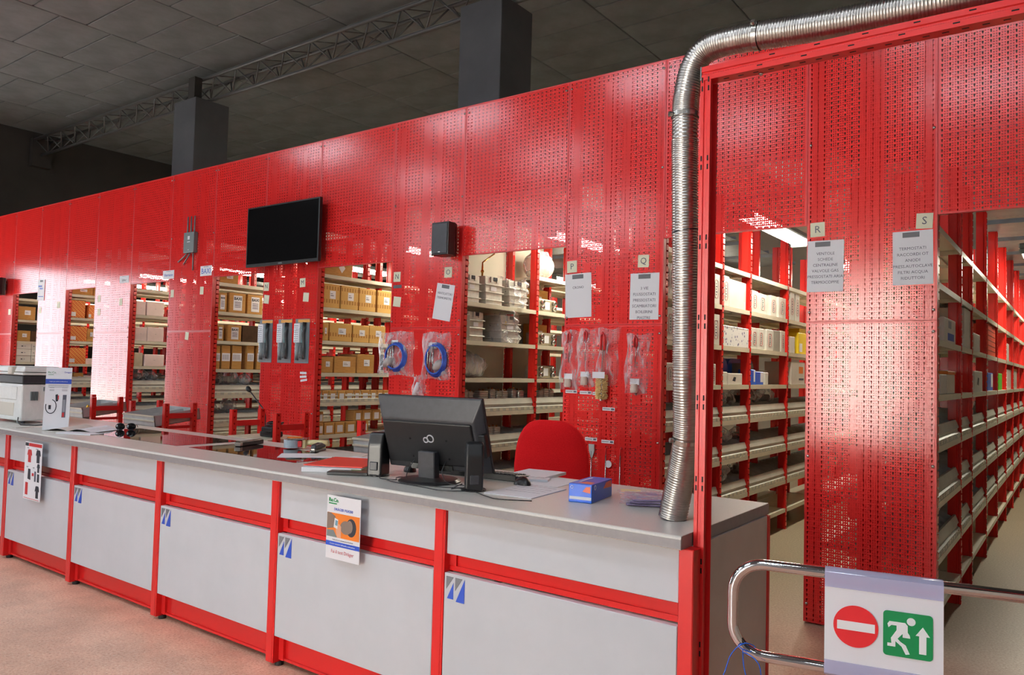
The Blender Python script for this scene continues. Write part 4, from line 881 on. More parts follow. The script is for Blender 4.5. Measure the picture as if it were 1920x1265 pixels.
# bagged brushes
def brush(x, zt, zb, lab, kind, sd, w_=.175):
    p = thing('bagged_brush', lab, 'brush', (x, YS, zb)); h = zt-zb
    MB().tube([(0, -.02, h*.45), (.005, -.02, h*.86)], .0035, 6).build('wire_stem', M_STEEL, p, smooth=True); MB().tube([(-.008, -.02, h*.78), (-.01, -.022, h*.92), (.0, -.022, h*.97), (.012, -.022, h*.92), (.01, -.02, h*.78)], .007, 6).build('red_grip', M_LOGOR, p, smooth=True)
    MB().box(-.035, .035, -.0225, -.0215, h*.16, h*.26).build('label', M_PAPER, p)
    MB().lathe([(.024, 0), (.028, .015), (.024, .06)], 10).build('brush_head', mat('pale_bristle', (206, 190, 178), .8), p, loc=(0, -.028, h*.03))
    bag(p, -w_/2, w_/2, 0, h, .035, .02, sd); return p
brush(-1.975, 1.775, 1.345, 'bagged brush hanging at the left edge of the panel', 0, 5); brush(-1.835, 1.785, 1.365, 'second bagged brush from the left on the panel', 0, 6); brush(-1.43, 1.745, 1.325, 'bagged brush with wide white head hanging alone on the right', 1, 8, .19)
p = thing('bristle_brush', 'round cream bristle brush hanging with red grip in a clear bag', 'brush', (-1.68, YS, 1.24))
MB().cyl((0, -.04, .2), (0, -.04, .42), .004, 6).cyl((.014, -.04, .2), (.014, -.04, .42), .003, 6).build('wire_stem', M_STEEL, p); MB().tube([(-.012, -.04, .39), (-.012, -.04, .49), (.0, -.04, .515), (.015, -.04, .49), (.015, -.04, .39)], .009, 8).build('red_grip', M_LOGOR, p, smooth=True)
b = MB(); rnd = random.Random(4)
for q in range(760):
    z = rnd.uniform(.04, .215); a_ = rnd.uniform(0, 2*PI); r_ = rnd.uniform(.038, .048); c_, s_ = math.cos(a_), math.sin(a_)
    b.poly([(.008*c_, -.042+.008*s_, z), (r_*c_-.002*s_, -.042+r_*s_+.002*c_, z-.002), (r_*c_+.002*s_, -.042+r_*s_-.002*c_, z-.002)], (0, 0, .003))
b.build('bristles', mat('cream_bristle', (240, 212, 150), .9), p)['kind'] = 'stuff'; MB().cyl((0, -.042, .03), (0, -.042, .22), .01, 8).build('core', M_STEEL, p); MB().box(-.05, .05, -.09, -.0885, .19, .235).build('label', M_PAPER, p); bag(p, -.07, .10, .14, .55, .05, .02, 9)
for x, zt, lab, k in ((-1.768, .955, 'thin steel rod with a grey plastic spatula head, left of three', 0), (-1.650, .945, 'thin rod with red hook and round white tag, middle of three', 1), (-1.535, .95, 'thin steel rod with red hook, right of three', 2)):
    p = thing('scraper_rod', lab, 'rod', (x, YS, .45)); h = zt-.45
    MB().cyl((0, -.014, 0), (0, -.014, h-.05), .0045, 8).build('shaft', M_STEEL, p, smooth=True)
    if k == 0: MB().poly([(-.024, -.018, h), (.024, -.018, h), (.024, -.018, h-.05), (.008, -.018, h-.10), (-.002, -.018, h-.10), (-.02, -.018, h-.05)], (0, .008, 0)).build('spatula_head', M_GALV, p, bevel=.002)
    else: MB().tube([(0, -.014, h-.06), (0, -.014, h-.015), (.008, -.014, h), (.016, -.014, h-.012)], .005, 6).build('red_hook', M_LOGOR, p, smooth=True)
    if k == 1: MB().cyl((.022, -.012, h-.12), (.022, -.015, h-.12), .026, 18).build('round_tag', M_PAPER, p)
    MB().box(-.012, .012, -.03, 0, .08, .09).build('holder', M_RED, p)
# flat screen
tv = thing('flat_screen', 'large black flat screen mounted on the red perforated fascia', 'television', (-5.30, D-.12, 2.452))
MB().box(-.57, .57, 0, .035, 0, .615).build('frame', M_BLK, tv, bevel=.005, seg=2)
MB().box(-.552, .552, -.001, .004, .03, .60).build('screen', mat('screen_glass_black', (12, 12, 13), .12), tv)
MB().box(-.35, .35, .035, .06, .1, .5).build('rear_housing', M_BLK, tv, bevel=.008); MB().box(-.2, .2, .06, .118, .2, .42).build('wall_bracket', M_DKGREY, tv)
MB().box(-.03, .03, -.003, .0, .008, .02).build('badge', M_GREYP, tv)
# loudspeakers
def loudspeaker(x, y, z, lab, w_=.185, h=.27, d_=.14):
    s_ = thing('wall_speaker', lab, 'speaker', (x, y, z), group='black wall speakers')
    MB().poly([(-w_/2, 0, 0), (w_/2, 0, 0), (w_/2, d_*.6, 0), (w_/2-.03, d_, 0), (-w_/2+.03, d_, 0), (-w_/2, d_*.6, 0)], (0, 0, h)).build('cabinet', M_BLK, s_, bevel=.005, seg=2)
    MB().box(-w_/2+.01, w_/2-.01, -.006, 0, .012, h-.012).build('grille', M_DKGREY, s_, bevel=.003); MB().box(-.02, .02, d_, d_+.03, h*.3, h*.7).build('bracket', M_BLK, s_)
    MB().box(-.012, .012, -.0075, -.006, .02, .027).build('badge', M_STEEL, s_); return s_
loudspeaker(-3.145, 2.28, 2.395, 'black wall speaker on the red panel between the notes N and O'); loudspeaker(-12.15, 2.28, 2.40, 'small black speaker at the far left end of the fascia', .22, .26)
# router
ro = thing('wireless_router', 'grey box with three upright antennas and hanging cables on the fascia', 'router', (-7.07, YS, 2.70))
MB().box(-.105, .105, -.05, 0, 0, .235).build('body', M_GREYP, ro, bevel=.006, seg=2); MB().box(-.02, .02, -.0512, -.05, .15, .19).build('logo', M_PAPER, ro); MB().box(-.03, .03, -.0512, -.05, .12, .128).box(-.01, .01, -.0512, -.05, .03, .036).build('print', M_PAPER, ro)
for x in (-.07, 0, .07): MB().tube([(x, -.025, .235), (x, -.025, .25), (x, -.025, .42)], [.010, .009, .007], 8).build('antenna', M_GREYP, ro, smooth=True)
for P in ([(.06, -.025, 0), (.065, -.025, -.08), (.06, -.02, -.20)], [(0, -.025, 0), (-.05, -.03, -.06), (-.15, -.01, -.115)], [(-.06, -.025, 0), (-.10, -.03, -.03), (-.27, -.008, -.085)]): MB().tube(P, .008, 8).build('cable', M_GREYP, ro, smooth=True)
# ================================================================ goods on the shelves
OPN = {1: 'opening behind the printer', 2: 'second opening from left', 3: 'third opening from left', 4: 'opening left of blister packs', 5: 'opening right of blister packs', 6: 'opening left of brushes', 7: 'aisle beside the duct', 8: 'aisle behind the gate'}
SHN = {1: 'top shelf', 2: 'second shelf', 3: 'third shelf', 4: 'fourth shelf', 5: 'upper tray', 6: 'lower tray'}
ORD = ['first', 'second', 'third', 'fourth', 'fifth', 'sixth', 'seventh', 'eighth', 'ninth', 'tenth', 'eleventh', 'twelfth', 'thirteenth']
DESC = {'kraft': 'kraft carton with white label', 'dark': 'dark brown carton', 'drawer': 'small white box with dark mark', 'orange': 'orange dashed carton', 'pink': 'pinkish white box', 'kraftpale': 'pale brown carton', 'letter': 'kraft carton with lettered white label', 'tall': 'tall narrow kraft carton', 'kraftdia': 'large carton with diamond label',
 'kraftband': 'banded kraft carton with white label', 'kraftsmall': 'small kraft carton', 'logo': 'white box with red oval print', 'white': 'plain white box', 'blot': 'white carton with blue blotches', 'grey': 'plain grey box', 'yellow': 'yellow carton', 'marked': 'white box with dark mark', 'blue': 'blue and white box', 'orangelabel': 'white box with orange label',
 'bluelabel': 'white box with blue print', 'redbox': 'stack of flat orange red boxes', 'orangetop': 'clear box with orange lid', 'green': 'bright green box'}
MATS = {'kraft': M_KRAFT, 'dark': M_DARKC, 'drawer': M_CARDW, 'orange': M_DASH, 'pink': M_PINK, 'kraftpale': M_KRAFTP, 'letter': M_KRAFT, 'tall': M_KRAFT, 'kraftdia': M_KRAFT, 'kraftband': M_BAND, 'kraftsmall': M_KRAFT, 'logo': M_CARDW, 'white': M_CARDW, 'blot': M_BLOT, 'grey': M_GREYC, 'yellow': M_YEL, 'marked': M_CARDW, 'blue': M_BLUE, 'orangelabel': M_CARDW, 'bluelabel': M_CARDW, 'redbox': mat('orange_red_card', (222, 74, 40), .5), 'orangetop': mat('cloudy_plastic', (206, 198, 186), .3), 'green': M_GREEN}
GOODS=[(1,2,2.505,2.786,0.204,'kraft'),(1,3,2.524,2.730,0.160,'kraft'),(1,3,2.736,2.813,0.157,'dark'),(1,4,2.546,2.749,0.099,'drawer'),(1,4,2.753,2.828,0.104,'drawer'),(1,4,2.546,2.749,0.197,'drawer'),(1,4,2.753,2.828,0.202,'drawer'),(1,4,2.546,2.749,0.294,'drawer'),(1,4,2.753,2.828,0.300,'drawer'),(2,1,2.465,2.822,0.112,'kraft'),(2,1,2.829,2.895,0.134,'kraft'),(2,2,2.473,2.733,0.241,'orange'),(2,2,2.778,2.881,0.191,'orange'),(2,3,2.502,2.765,0.204,'orange'),(2,3,2.772,2.881,0.184,'kraft'),(2,4,2.489,2.763,0.220,'orange'),(2,4,2.772,2.896,0.078,'pink'),(2,5,2.636,2.757,0.163,'kraft'),(2,5,2.764,2.880,0.127,'pink'),(3,2,2.464,2.670,0.170,'pink'),(3,2,2.683,2.909,0.176,'pink'),(3,3,2.471,2.699,0.172,'pink'),(3,3,2.705,2.921,0.179,'pink'),(3,4,2.549,2.658,0.167,'kraftpale'),(3,4,2.682,2.939,0.150,'pink'),(4,1,2.477,2.780,0.134,'kraft'),(4,2,2.470,2.650,0.212,'letter'),(4,2,2.685,2.892,0.222,'letter'),(4,2,2.921,3.122,0.225,'letter'),(4,3,2.481,2.623,0.174,'letter'),(4,3,2.680,2.851,0.181,'letter'),(4,3,2.865,3.137,0.189,'dark'),(4,4,2.489,2.592,0.257,'tall'),(4,4,2.614,2.720,0.262,'tall'),(4,4,2.749,2.871,0.267,'tall'),(4,4,2.943,3.032,0.274,'tall'),(4,4,3.072,3.152,0.279,'tall'),(5,1,2.452,2.901,0.149,'kraftdia'),(5,2,2.498,2.760,0.240,'kraftband'),(5,2,2.768,2.995,0.245,'kraftband'),(5,2,3.006,3.240,0.253,'kraftband'),(5,2,3.263,3.505,0.280,'kraftband'),(5,3,2.475,2.620,0.173,'kraftband'),(5,3,2.640,2.930,0.181,'kraftband'),(5,3,2.945,3.164,0.176,'kraftband'),(5,3,3.168,3.401,0.184,'kraftband'),(5,4,2.490,2.695,0.154,'kraft'),(5,4,2.715,3.002,0.165,'kraft'),(5,4,3.013,3.246,0.194,'kraft'),(5,5,2.503,2.562,0.143,'kraftsmall'),(5,5,2.575,2.654,0.142,'kraftsmall'),(5,5,2.661,2.756,0.142,'kraftsmall'),(5,5,2.769,2.866,0.141,'kraftsmall'),(5,5,2.873,2.979,0.141,'kraftsmall'),(5,5,2.986,3.066,0.141,'kraftsmall'),(5,5,3.080,3.199,0.140,'kraftsmall'),(5,5,3.206,3.297,0.140,'kraftsmall'),(5,5,3.305,3.381,0.139,'kraftsmall'),(5,5,3.389,3.475,0.139,'kraftsmall'),(5,6,2.517,2.602,0.064,'kraftsmall'),(5,6,2.615,2.743,0.059,'kraftsmall'),(5,6,2.753,2.873,0.053,'kraftsmall'),(5,6,2.887,3.022,0.046,'kraftsmall'),(5,6,3.087,3.191,0.038,'kraftsmall'),(7,2,2.496,2.590,0.217,'logo'),(7,2,2.604,2.688,0.219,'logo'),(7,2,3.379,3.568,0.238,'logo'),(7,2,3.586,3.732,0.246,'logo'),(7,2,3.744,4.146,0.233,'white'),(7,2,4.266,4.432,0.191,'logo'),(7,2,4.454,4.694,0.184,'logo'),(7,2,4.801,4.957,0.195,'logo'),(7,2,5.021,5.270,0.199,'logo'),(7,2,5.373,5.514,0.279,'logo'),(7,2,5.568,5.715,0.281,'logo'),(7,3,2.509,2.683,0.229,'logo'),(7,3,3.381,3.547,0.244,'logo'),(7,3,3.616,4.198,0.168,'blot'),(7,3,4.265,4.438,0.188,'logo'),(7,3,4.459,4.610,0.191,'logo'),(7,3,4.677,4.875,0.195,'logo'),(7,3,5.115,5.350,0.205,'logo'),(7,3,4.890,5.082,0.199,'grey'),(7,3,5.402,5.562,0.165,'white'),(7,3,5.671,6.015,0.216,'yellow'),(7,4,2.522,2.696,0.156,'logo'),(7,4,3.383,3.470,0.165,'logo'),(7,4,3.605,3.727,0.105,'white'),(7,4,3.739,4.066,0.095,'marked'),(7,4,4.291,4.394,0.133,'blue'),(7,4,4.415,4.622,0.116,'blue'),(7,4,4.644,4.734,0.113,'white'),(7,4,5.449,5.909,0.228,'orangelabel'),(8,3,2.861,3.344,0.151,'bluelabel'),(8,3,3.809,4.347,0.299,'white'),(8,3,4.473,4.877,0.140,'white'),(8,3,5.538,5.887,0.280,'redbox'),(8,3,5.939,6.322,0.316,'redbox'),(8,3,7.197,8.091,0.200,'pink'),(8,4,2.716,2.981,0.118,'white'),(8,4,3.028,3.350,0.121,'orangetop'),(8,4,4.477,5.046,0.162,'marked'),(8,4,5.565,6.101,0.161,'blue'),(8,4,6.679,7.062,0.167,'green'),(8,4,7.775,8.598,0.225,'pink'),(8,4,8.778,9.455,0.225,'orangetop')]

rows = {}
for g_ in GOODS: rows.setdefault((g_[0], g_[1], g_[5]), []).append(g_)
def rpoly(par, name, M, pts, t=.0008): return MB().poly([(0, a, c) for a, c in pts], (t, 0, 0)).build(name, M, par)
def carton(o_, lv, y0, y1, h, st, z0=None, lab=None, inset=.012):
    y0 = max(y0, 2.545)
    for p_ in YP[1:]:
        p_ += D
        if y0 < p_+.03 and y1 > p_-.03:
            if p_-y0 > y1-p_: y1 = p_-.03
            else: y0 = p_+.03
    if lv in (2, 3, 4): h = min(h, .282)
    w_ = y1-y0; x = XR[o_-1]-inset-random.uniform(0, .008); z = LV[lv]+.001 if z0 is None else z0
    if lv in (5, 6, 7) and not (o_ == 5): x -= .02
    d_ = .27 if st not in ('kraftsmall', 'blot') else .14
    if inset > .1: d_ = max(.08, .34-inset-.012)
    if st == 'grey' and inset > .1: d_ = .11
    if o_ == 7 and lv == 4 and st in ('white', 'marked', 'blue'): d_ = .12
    t = thing('carton' if MATS[st] in (M_KRAFT, M_DASH, M_BAND, M_DARKC, M_KRAFTP, M_BLOT, M_YEL) else 'box', lab, 'box', (x, y0, z), rz=random.uniform(-.012, .012), group=DESC[st]+' group')
    MB().box(-d_, 0, 0, w_, 0, h).build('body', MATS[st], t, bevel=min(.004, h*.04))
    R_ = lambda a, b, c, e: [(a*w_, c*h), (b*w_, c*h), (b*w_, e*h), (a*w_, e*h)]
    if st in ('kraft', 'kraftdia', 'kraftband', 'letter', 'tall', 'dark', 'orange'):
        MB().box(-d_, .0006, w_*.5-.02, w_*.5+.02, h, h+.0006).build('tape', M_TAPE, t)
    if st in ('kraft', 'kraftband'):
        q = rpoly(t, 'label', M_PAPER, R_(.38, .72, .38, .72)); MB().box(.0008, .0013, w_*.42, w_*.6, h*.5, h*.53).box(.0008, .0013, w_*.42, w_*.55, h*.58, h*.6).build('print', M_INKG, q)
    elif st == 'kraftdia': rpoly(t, 'label', M_PAPER, [(w_*.62, h*.2), (w_*.74, h*.55), (w_*.62, h*.9), (w_*.5, h*.55)])
    elif st == 'letter':
        q = rpoly(t, 'label', M_PAPER, R_(.24, .78, .12, .88)); text('BAXI', w_*.22, M_INK, q, (.0012, w_*.51, h*.72), RIGHT, bold=.0012)
        b = MB(); [b.box(.0008, .0013, w_*.32, w_*.70, h*(.28+.08*k), h*(.31+.08*k)) for k in range(4)]; b.build('print', M_INKG, q)
    elif st == 'tall':
        q = rpoly(t, 'label', M_PAPER, R_(.02, .98, .34, .68)); b = MB(); [b.box(.0008, .0013, w_*(.1+.11*k), w_*(.15+.11*k), h*.4, h*.62) for k in range(7)]; b.build('print', M_INKL, q)
    elif st == 'orange':
        rpoly(t, 'label', M_PAPER, R_(.02, .34, .08, .32))
    elif st == 'kraftsmall': rpoly(t, 'label', M_PAPER, R_(.2, .8, .15, .75 if h > .06 else .7))
    elif st == 'drawer':
        q = rpoly(t, 'handle_mark', M_INK, R_(.32, .44, .38, .52)); rpoly(q, 'print', M_INKL, R_(.5, .62, .4, .5))
    elif st == 'logo':
        n = 24; ex = .22*w_; ez = .30*h; cy, cz = w_*.52, h*.5
        ex = min(ex, .05)
        pts = [(.0012, cy+ex*(abs(math.cos(2*PI*k/n))**.5)*(1 if math.cos(2*PI*k/n) > 0 else -1), cz+ez*(abs(math.sin(2*PI*k/n))**.5)*(1 if math.sin(2*PI*k/n) > 0 else -1)) for k in range(n)]
        q = MB().tube(pts, .0018, 4, closed=True).build('oval_print', M_OVAL, t); b = MB()
        for k in range(5): b.box(.0003, .0013, cy-ex*.35, cy+ex*(.4 if k % 2 else .1), cz-ez*.7+k*ez*.3, cz-ez*.7+k*ez*.3+ez*.14)
        b.build('print', M_INKG, q)
    elif st in ('marked', 'white'):
        if st == 'marked': rpoly(t, 'print', M_INK, [(w_*.3, h*.35), (w_*.5, h*.3), (w_*.55, h*.65), (w_*.4, h*.7)])
        else: rpoly(t, 'flap_line', M_GREYC, R_(.9, .92, .3, .7))
    elif st == 'blue': rpoly(t, 'label', M_PAPER, R_(.6, .98, .2, .95))
    elif st == 'bluelabel': b = rpoly(t, 'print', M_LOGOB, R_(.3, .85, .1, .4)); rpoly(t, 'print', M_INKL, R_(.35, .6, .6, .9))
    elif st == 'orangelabel': rpoly(t, 'label', M_ORG, R_(.55, .85, .5, .8)); rpoly(t, 'print', M_INKG, R_(.55, .9, .2, .28))
    elif st == 'orangetop': MB().box(-d_-.004, .004, -.004, w_+.004, h, h+.02).build('lid', M_ORG, t, bevel=.003)
    elif st == 'yellow': MB().box(.0, .001, w_*.1, w_*.4, h*.1, h*.5).build('label', M_PAPER, t); MB().box(-.2, -.02, w_*.3, w_*.95, h, h+.05).build('upper_carton', M_YEL, t, bevel=.002)
    elif st == 'redbox':
        b = MB(); [b.box(-.001, .0012, .004, w_-.004, h*(.16*k+.15), h*(.16*k+.165)) for k in range(5)]; b.build('box_edge', M_DARKC, t)
    elif st == 'pink' or st == 'kraftpale':
        b = rpoly(t, 'flap_line', M_GREYC, [(w_*.46, h*.5), (w_*.54, h*.5), (w_*.54, h*.52), (w_*.46, h*.52)])
    elif st == 'blot' or st == 'grey' or st == 'green': rpoly(t, 'flap_line', M_GREYC, R_(.05, .95, .92, .935))
    return t
zst = {}
for (o_, lv, st), L_ in rows.items():
    L_ = sorted(L_, key=lambda q: (q[2], q[4]))
    if st == 'drawer': L_ = [g_ for g_ in L_]
    for k, g_ in enumerate(L_):
        nm = DESC[st]
        lab = nm + ('' if len(L_) == 1 else ', ' + ORD[k] + ' from left') + ', ' + SHN[lv] + ', ' + OPN[o_]
        if st == 'drawer':
            zz = LV[lv]+.001+.098*(k % 3); lab = ('lowest', 'middle', 'topmost')[k % 3]+' white box, '+('left' if k < 3 else 'right')+' stack, fourth shelf, '+OPN[o_]
            carton(o_, lv, g_[2], g_[3], .096, st, zz, lab); continue
        h = g_[4]
        if o_ == 5 and lv == 6: h = .115
        if o_ == 5 and lv == 5: h = .115
        if o_ in (5,) and lv == 2: h = .235
        carton(o_, lv, g_[2], g_[3], h, st, None, lab)
for k, (a, b_) in enumerate(((2.545, 2.60), (3.0, 3.10), (3.11, 3.24), (3.25, 3.36))): carton(5, 6, a, b_, .11, 'kraftsmall', LV[6]+.117, 'small kraft carton stacked on the lower row, ' + ORD[k] + ', opening right of blister packs')
# blue bins and boxes at the back of the duct aisle
for k, (y0, y1) in enumerate(((3.62, 4.16), (4.3, 5.0))):
    t = thing('blue_bin', ('nearer' if k == 0 else 'further')+' rounded blue plastic bin at the back of the aisle beside the duct', 'bin', (XR[6]-(.30 if k == 0 else .36), y0, LV[4]+.001))
    w_ = y1-y0; pts = [(0, 0)] + [(0, .13)] + [(.10*(1-math.cos(a)), .13+.10*math.sin(a)) for a in (.4, .8, 1.2, 1.57)] + [(w_-.10*(1-math.cos(a)), .13+.10*math.sin(a)) for a in (1.57, 1.2, .8, .4)] + [(w_, .13), (w_, 0)]
    MB().poly([(0, a, c) for a, c in pts], (.12, 0, 0)).build('shell', noisy('blue_plastic', (26, 80, 178), (20, 66, 156), 20, .3), t, bevel=.006); MB().box(.12, .126, .03, w_-.03, .05, .07).build('rim', MC['blue_plastic'], t)
    if k: carton(7, 4, 4.42, 4.72, .19, 'grey', None, 'larger plain grey box before the blue bin, fourth shelf, aisle beside the duct', .145); carton(7, 4, 4.80, 5.16, .13, 'grey', None, 'lower grey box next to the larger grey box, fourth shelf, aisle beside the duct', .15)
# row of yellow orange cartons behind the blotched carton
for k in range(6): carton(7, 3, 3.60+.1*k, 3.69+.1*k, .235, 'yellow' if k % 2 else 'kraftsmall', None, ORD[k]+' of six slim cartons behind the blotched carton, aisle beside the duct', .22)
# ---- heat exchangers
def big_exchanger(y0, y1, h, lv, lab, pipe=0, bagged=False, sd=1):
    y0 = max(y0, 2.55); w_ = y1-y0
    t = thing('heat_exchanger', lab, 'heat exchanger', (XR[5]-.05, y0, LV[lv]+.001), group='large cast heat exchangers')
    d_ = .22
    MB().hexa([(-d_,.01,0),(0,.01,0),(0,w_-.01,0),(-d_,w_-.01,0),(-d_+.01,.0,h),(-.01,.0,h),(-.01,w_,h),(-d_+.01,w_,h)]).build('body', M_CAST, t, bevel=.006)
    rb = shared(('rib', round(w_, 3)), lambda: MB().box(-d_-.006, .010, -.008, w_+.008, 0, .010).mesh('rib', M_CAST, bevel=.004))
    for f in (.15, .42, .68): put('rib', rb, t, (0, 0, h*f))
    MB().box(-.012, .006, w_*.42, w_*.64, h*.86, h*.98).build('notch', M_INK, t, bevel=.002); MB().box(-.01, .002, w_*.3, w_*.42, h*.8, h*.99).box(-.01, .002, w_*.64, w_*.76, h*.8, h*.99).build('flange', M_CAST, t)
    if pipe == 1: MB().tube([(-.10, w_*.3, h), (-.10, w_*.36, h+.10), (-.10, w_*.5, h+.16), (-.10, w_*.75, h+.13)], .006, 6).tube([(-.06, w_*.55, h+.1), (-.06, w_*.45, h+.15), (-.06, w_*.1, h+.18)], .006, 6).build('copper_pipe', M_BRASS, t, smooth=True)
    if pipe == 2: MB().tube([(-.06, w_*.1, h-.02), (-.06, w_*.1, h+.07), (-.06, w_*.1, h+.12), (-.06, w_*.75, h+.22)], [.009, .009, .007, .007], 8).build('copper_pipe', M_BRASS, t, smooth=True); MB().lathe([(.012, 0), (.016, .01), (.012, .025)], 8, (-.06, w_*.1, h+.03)).build('brass_nut', M_BRASS, t)
    if pipe == 3: MB().poly([(.001, w_*.15, h*.66), (.001, w_*.3, h*.66), (.001, w_*.225, h*.8)], (.001, 0, 0)).build('warning_label', M_YEL, t)
    MB().box(.0, .0015, w_*.3, w_*.62, h*.5, h*.64).build('label', M_PAPER, t)
    if bagged:
        rnd = random.Random(sd); ph = [rnd.uniform(0, 6) for _ in range(4)]
        def f(a, b):
            e = .03*math.sin(13*a+ph[0]+6*b)+.02*math.sin(21*b+ph[1]-9*a); ang = PI*a
            return (-.11+(.15+e)*math.sin(ang) if True else 0, w_*(.5-.62*math.cos(ang)) , .005+min(h+.05, .27)*b+.02*math.sin(7*a+ph[2])*b)
        MB().grid(f, 20, 12).build('plastic_bag', M_FILM, t, smooth=True)
O6 = ', opening left of brushes'
big_exchanger(2.55, 2.765, .235, 2, 'cast heat exchanger with two curled copper pipes, second shelf'+O6, 1); big_exchanger(2.835, 3.09, .25, 2, 'cast heat exchanger with straight copper pipe and brass nut, second shelf'+O6, 2); big_exchanger(3.18, 3.47, .25, 2, 'cast heat exchanger wrapped in a clear bag, second shelf'+O6, 0, True, 3)
big_exchanger(2.62, 2.83, .25, 3, 'ribbed cast heat exchanger without bag, third shelf'+O6); big_exchanger(3.08, 3.36, .25, 3, 'ribbed cast heat exchanger with yellow warning label and bag, third shelf'+O6, 3, True, 5)
carton(6, 3, 2.545, 2.60, .22, 'grey', None, 'mauve grey box at the left end of the third shelf'+O6)
def wrapped(o_, lv, y0, y1, h, lab, sd, x=None, core=M_CAST):
    rnd = random.Random(sd); ph = [rnd.uniform(0, 6) for _ in range(5)]; w_ = y1-y0; d_ = min(.26, w_*.7)
    t = thing('wrapped_part', lab, 'wrapped part', ((XR[o_-1]-.05) if x is None else x, y0, LV[lv]+.001))
    MB().tube([(-d_/2, w_*.10, h*.48), (-d_/2, w_*.16, h*.48), (-d_/2, w_*.84, h*.48), (-d_/2, w_*.9, h*.48)], [h*.3, h*.42, h*.42, h*.3], 18).build('metal_core', core, t, smooth=True)
    MB().tube([(-d_/2, w_*.45, h*.48), (-d_/2, w_*.52, h*.48)], h*.45, 18).build('metal_rib', core, t, smooth=True)
    def f(a, b):
        A = 2*PI*a; e = 1+.09*math.sin(5*A+ph[0]+7*b)+.07*math.sin(9*A-11*b+ph[1])
        s_ = math.sin(PI*min(max(b, .06), .94))**.45
        return (-d_/2+d_*.56*math.cos(A)*s_*e, w_*b, max(.002, h*.5+h*.56*math.sin(A)*s_*e))
    MB().grid(f, 22, 14, True).build('plastic_bag', M_FILM, t, smooth=True); return t
wrapped(6, 4, 2.56, 2.97, .21, 'round metal part in a clear bag, fourth shelf'+O6, 1); wrapped(6, 1, 3.64, 3.96, .27, 'bagged metal part on the top shelf'+O6, 2)
def plate_exchanger(y0, y1, h, lv, lab, tall, yaw=0):
    t = thing('plate_exchanger', lab, 'heat exchanger', (XR[5]-(.09 if tall else .05), y0, LV[lv]+.002), rz=yaw, group='small plate heat exchangers'); w_ = y1-y0
    if tall:
        MB().box(-.07, 0, 0, w_, 0, h).build('plate_block', M_CAST, t, bevel=min(.012, w_*.25), seg=2)
        for f in (.2, .8): MB().cyl((-.035+.02*(1 if f > .5 else -1), w_*.5, h), (-.035+.02*(1 if f > .5 else -1), w_*.5, h+.014), .009, 10).build('port', M_BRASS, t, smooth=True)
        MB().box(0, .0012, w_*.2, w_*.8, h*.25, h*.62).build('label', M_PAPER, t); b = MB(); [b.box(-.071, .0006, -.0006, w_+.0006, h*(.1+.1*k), h*(.1+.1*k)+.003) for k in range(9)]; b.build('plate_edge', M_STEEL, t)
    else:
        MB().box(-.15, 0, 0, w_, 0, h).build('plate_block', noisy('tarnished_steel', (176, 166, 144), (156, 146, 126), 20, .4, metal=.5), t, bevel=.012, seg=2)
        for fy in (.15, .82):
            for fz in (.28, .72): MB().lathe([(.022, 0), (.022, .03), (.016, .032), (.016, .012), (.001, .012)], 14).build('port', M_STEEL, t, loc=(0, w_*fy, h*fz), rot=(0, PI/2, 0), smooth=True)
        MB().box(0, .0012, w_*.36, w_*.62, h*.2, h*.78).build('label', M_PAPER, t)
for lv, s_ in ((2, 'second'), (3, 'third'), (4, 'fourth')): plate_exchanger(3.66, 3.96, .125, lv, 'flat plate exchanger with four round ports, '+s_+' shelf'+O6, False)
carton(6, 2, 3.7, 4.1, .24, 'kraft', None, 'kraft carton behind the flat plate exchanger, second shelf'+O6, .24); carton(6, 3, 3.8, 4.1, .22, 'kraft', None, 'kraft carton behind the flat plate exchanger, third shelf'+O6, .24)
T1 = [(2.56, 2.62), (2.63, 2.69), (2.70, 2.76), (2.85, 2.97), (3.0, 3.075), (3.09, 3.17), (3.185, 3.26), (3.33, 3.40), (3.43, 3.51), (3.76, 3.835), (3.853, 3.93), (3.947, 4.02)]
for k, (a, b_) in enumerate(T1): plate_exchanger(a, b_, .18+.01*math.sin(k*2), 5, 'upright silver plate exchanger, '+ORD[k]+' from left, upper tray'+O6, True, .12 if k == 7 else 0)
for k, (a, b_) in enumerate([(2.9, 2.955), (2.973, 3.05), (3.073, 3.16)]): plate_exchanger(a, b_, .17, 6, 'upright silver plate exchanger, '+ORD[k]+' of three, lower tray'+O6, True)
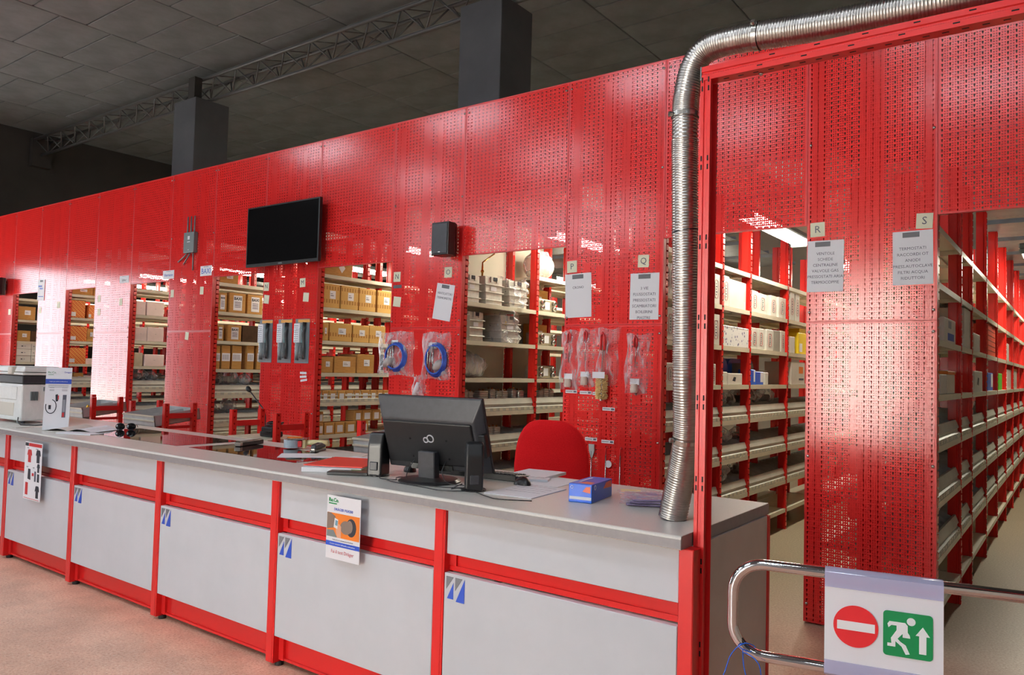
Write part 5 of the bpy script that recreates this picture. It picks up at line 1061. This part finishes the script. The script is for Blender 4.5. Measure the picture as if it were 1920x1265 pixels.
# ---- clear bags of small parts lying in the trays
random.seed(21)
def tray_bag(o_, lv, y, lab, k):
    rnd = random.Random(k); s_ = rnd.uniform(.10, .16); ph = [rnd.uniform(0, 6) for _ in range(4)]
    t = thing('part_bag', lab, 'bag', (XR[o_-1]-.14-rnd.uniform(0, .08), y, LV[lv]+.10), rz=rnd.uniform(0, 3), group='clear bags of parts in the trays')
    MB().box(-s_*.4, s_*.4, -s_*.25, s_*.25, .03, .03+s_*.5).build('metal_part', random.choice((M_STEEL, M_DKGREY, M_GREYP, M_CARDW)), t, bevel=.012)
    def f(a, b):
        A = 2*PI*a; e = 1+.14*math.sin(4*A+ph[0]+6*b)+.1*math.sin(7*A-9*b+ph[1]); q = math.sin(PI*min(max(b, .04), .96))**.6
        return (s_*.8*math.cos(A)*q*e, s_*.6*math.sin(A)*q*e, .0+s_*1.25*b)
    MB().grid(f, 14, 9, True).build('plastic_bag', M_FILM, t, smooth=True)
LAY = {4: [(5, 2.65), (5, 2.83), (5, 3.0), (6, 2.6), (6, 2.85)], 7: [(5, 3.66), (5, 3.85), (5, 4.05), (5, 4.4), (5, 4.6), (5, 4.75), (5, 5.1), (6, 4.35), (6, 3.95), (7, 4.45), (7, 3.9), (7, 3.8)], 8: [(5, 6.5), (6, 2.7), (6, 2.95), (6, 3.2), (6, 4.55), (6, 4.8), (7, 2.7), (7, 3.0), (7, 3.3)], 3: [(5, 2.7), (5, 2.85)]}
TR = {5: 'upper tray', 6: 'middle tray', 7: 'lower tray'}
cnt = 0
for o_, L_ in LAY.items():
    by = {}
    for lv, y in L_: by.setdefault(lv, []).append(y)
    for lv, ys in by.items():
        for k, y in enumerate(sorted(ys)): cnt += 1; tray_bag(o_, lv, y, 'clear bag of small parts, '+(ORD[k]+' from left, ' if len(ys) > 1 else '')+TR[lv]+', '+OPN[o_], cnt)
# ---------------------------------------------------------------- lettering becomes plain mesh
bpy.context.view_layer.update(); dg = bpy.context.evaluated_depsgraph_get()
for o in [q for q in COL.objects if q.type == 'FONT']:
    me = bpy.data.meshes.new_from_object(o.evaluated_get(dg)); n_ = bpy.data.objects.new('lettering', me); COL.objects.link(n_)
    n_.parent = o.parent; n_.location = o.location; n_.rotation_euler = o.rotation_euler
    c = o.data; bpy.data.objects.remove(o); bpy.data.curves.remove(c)
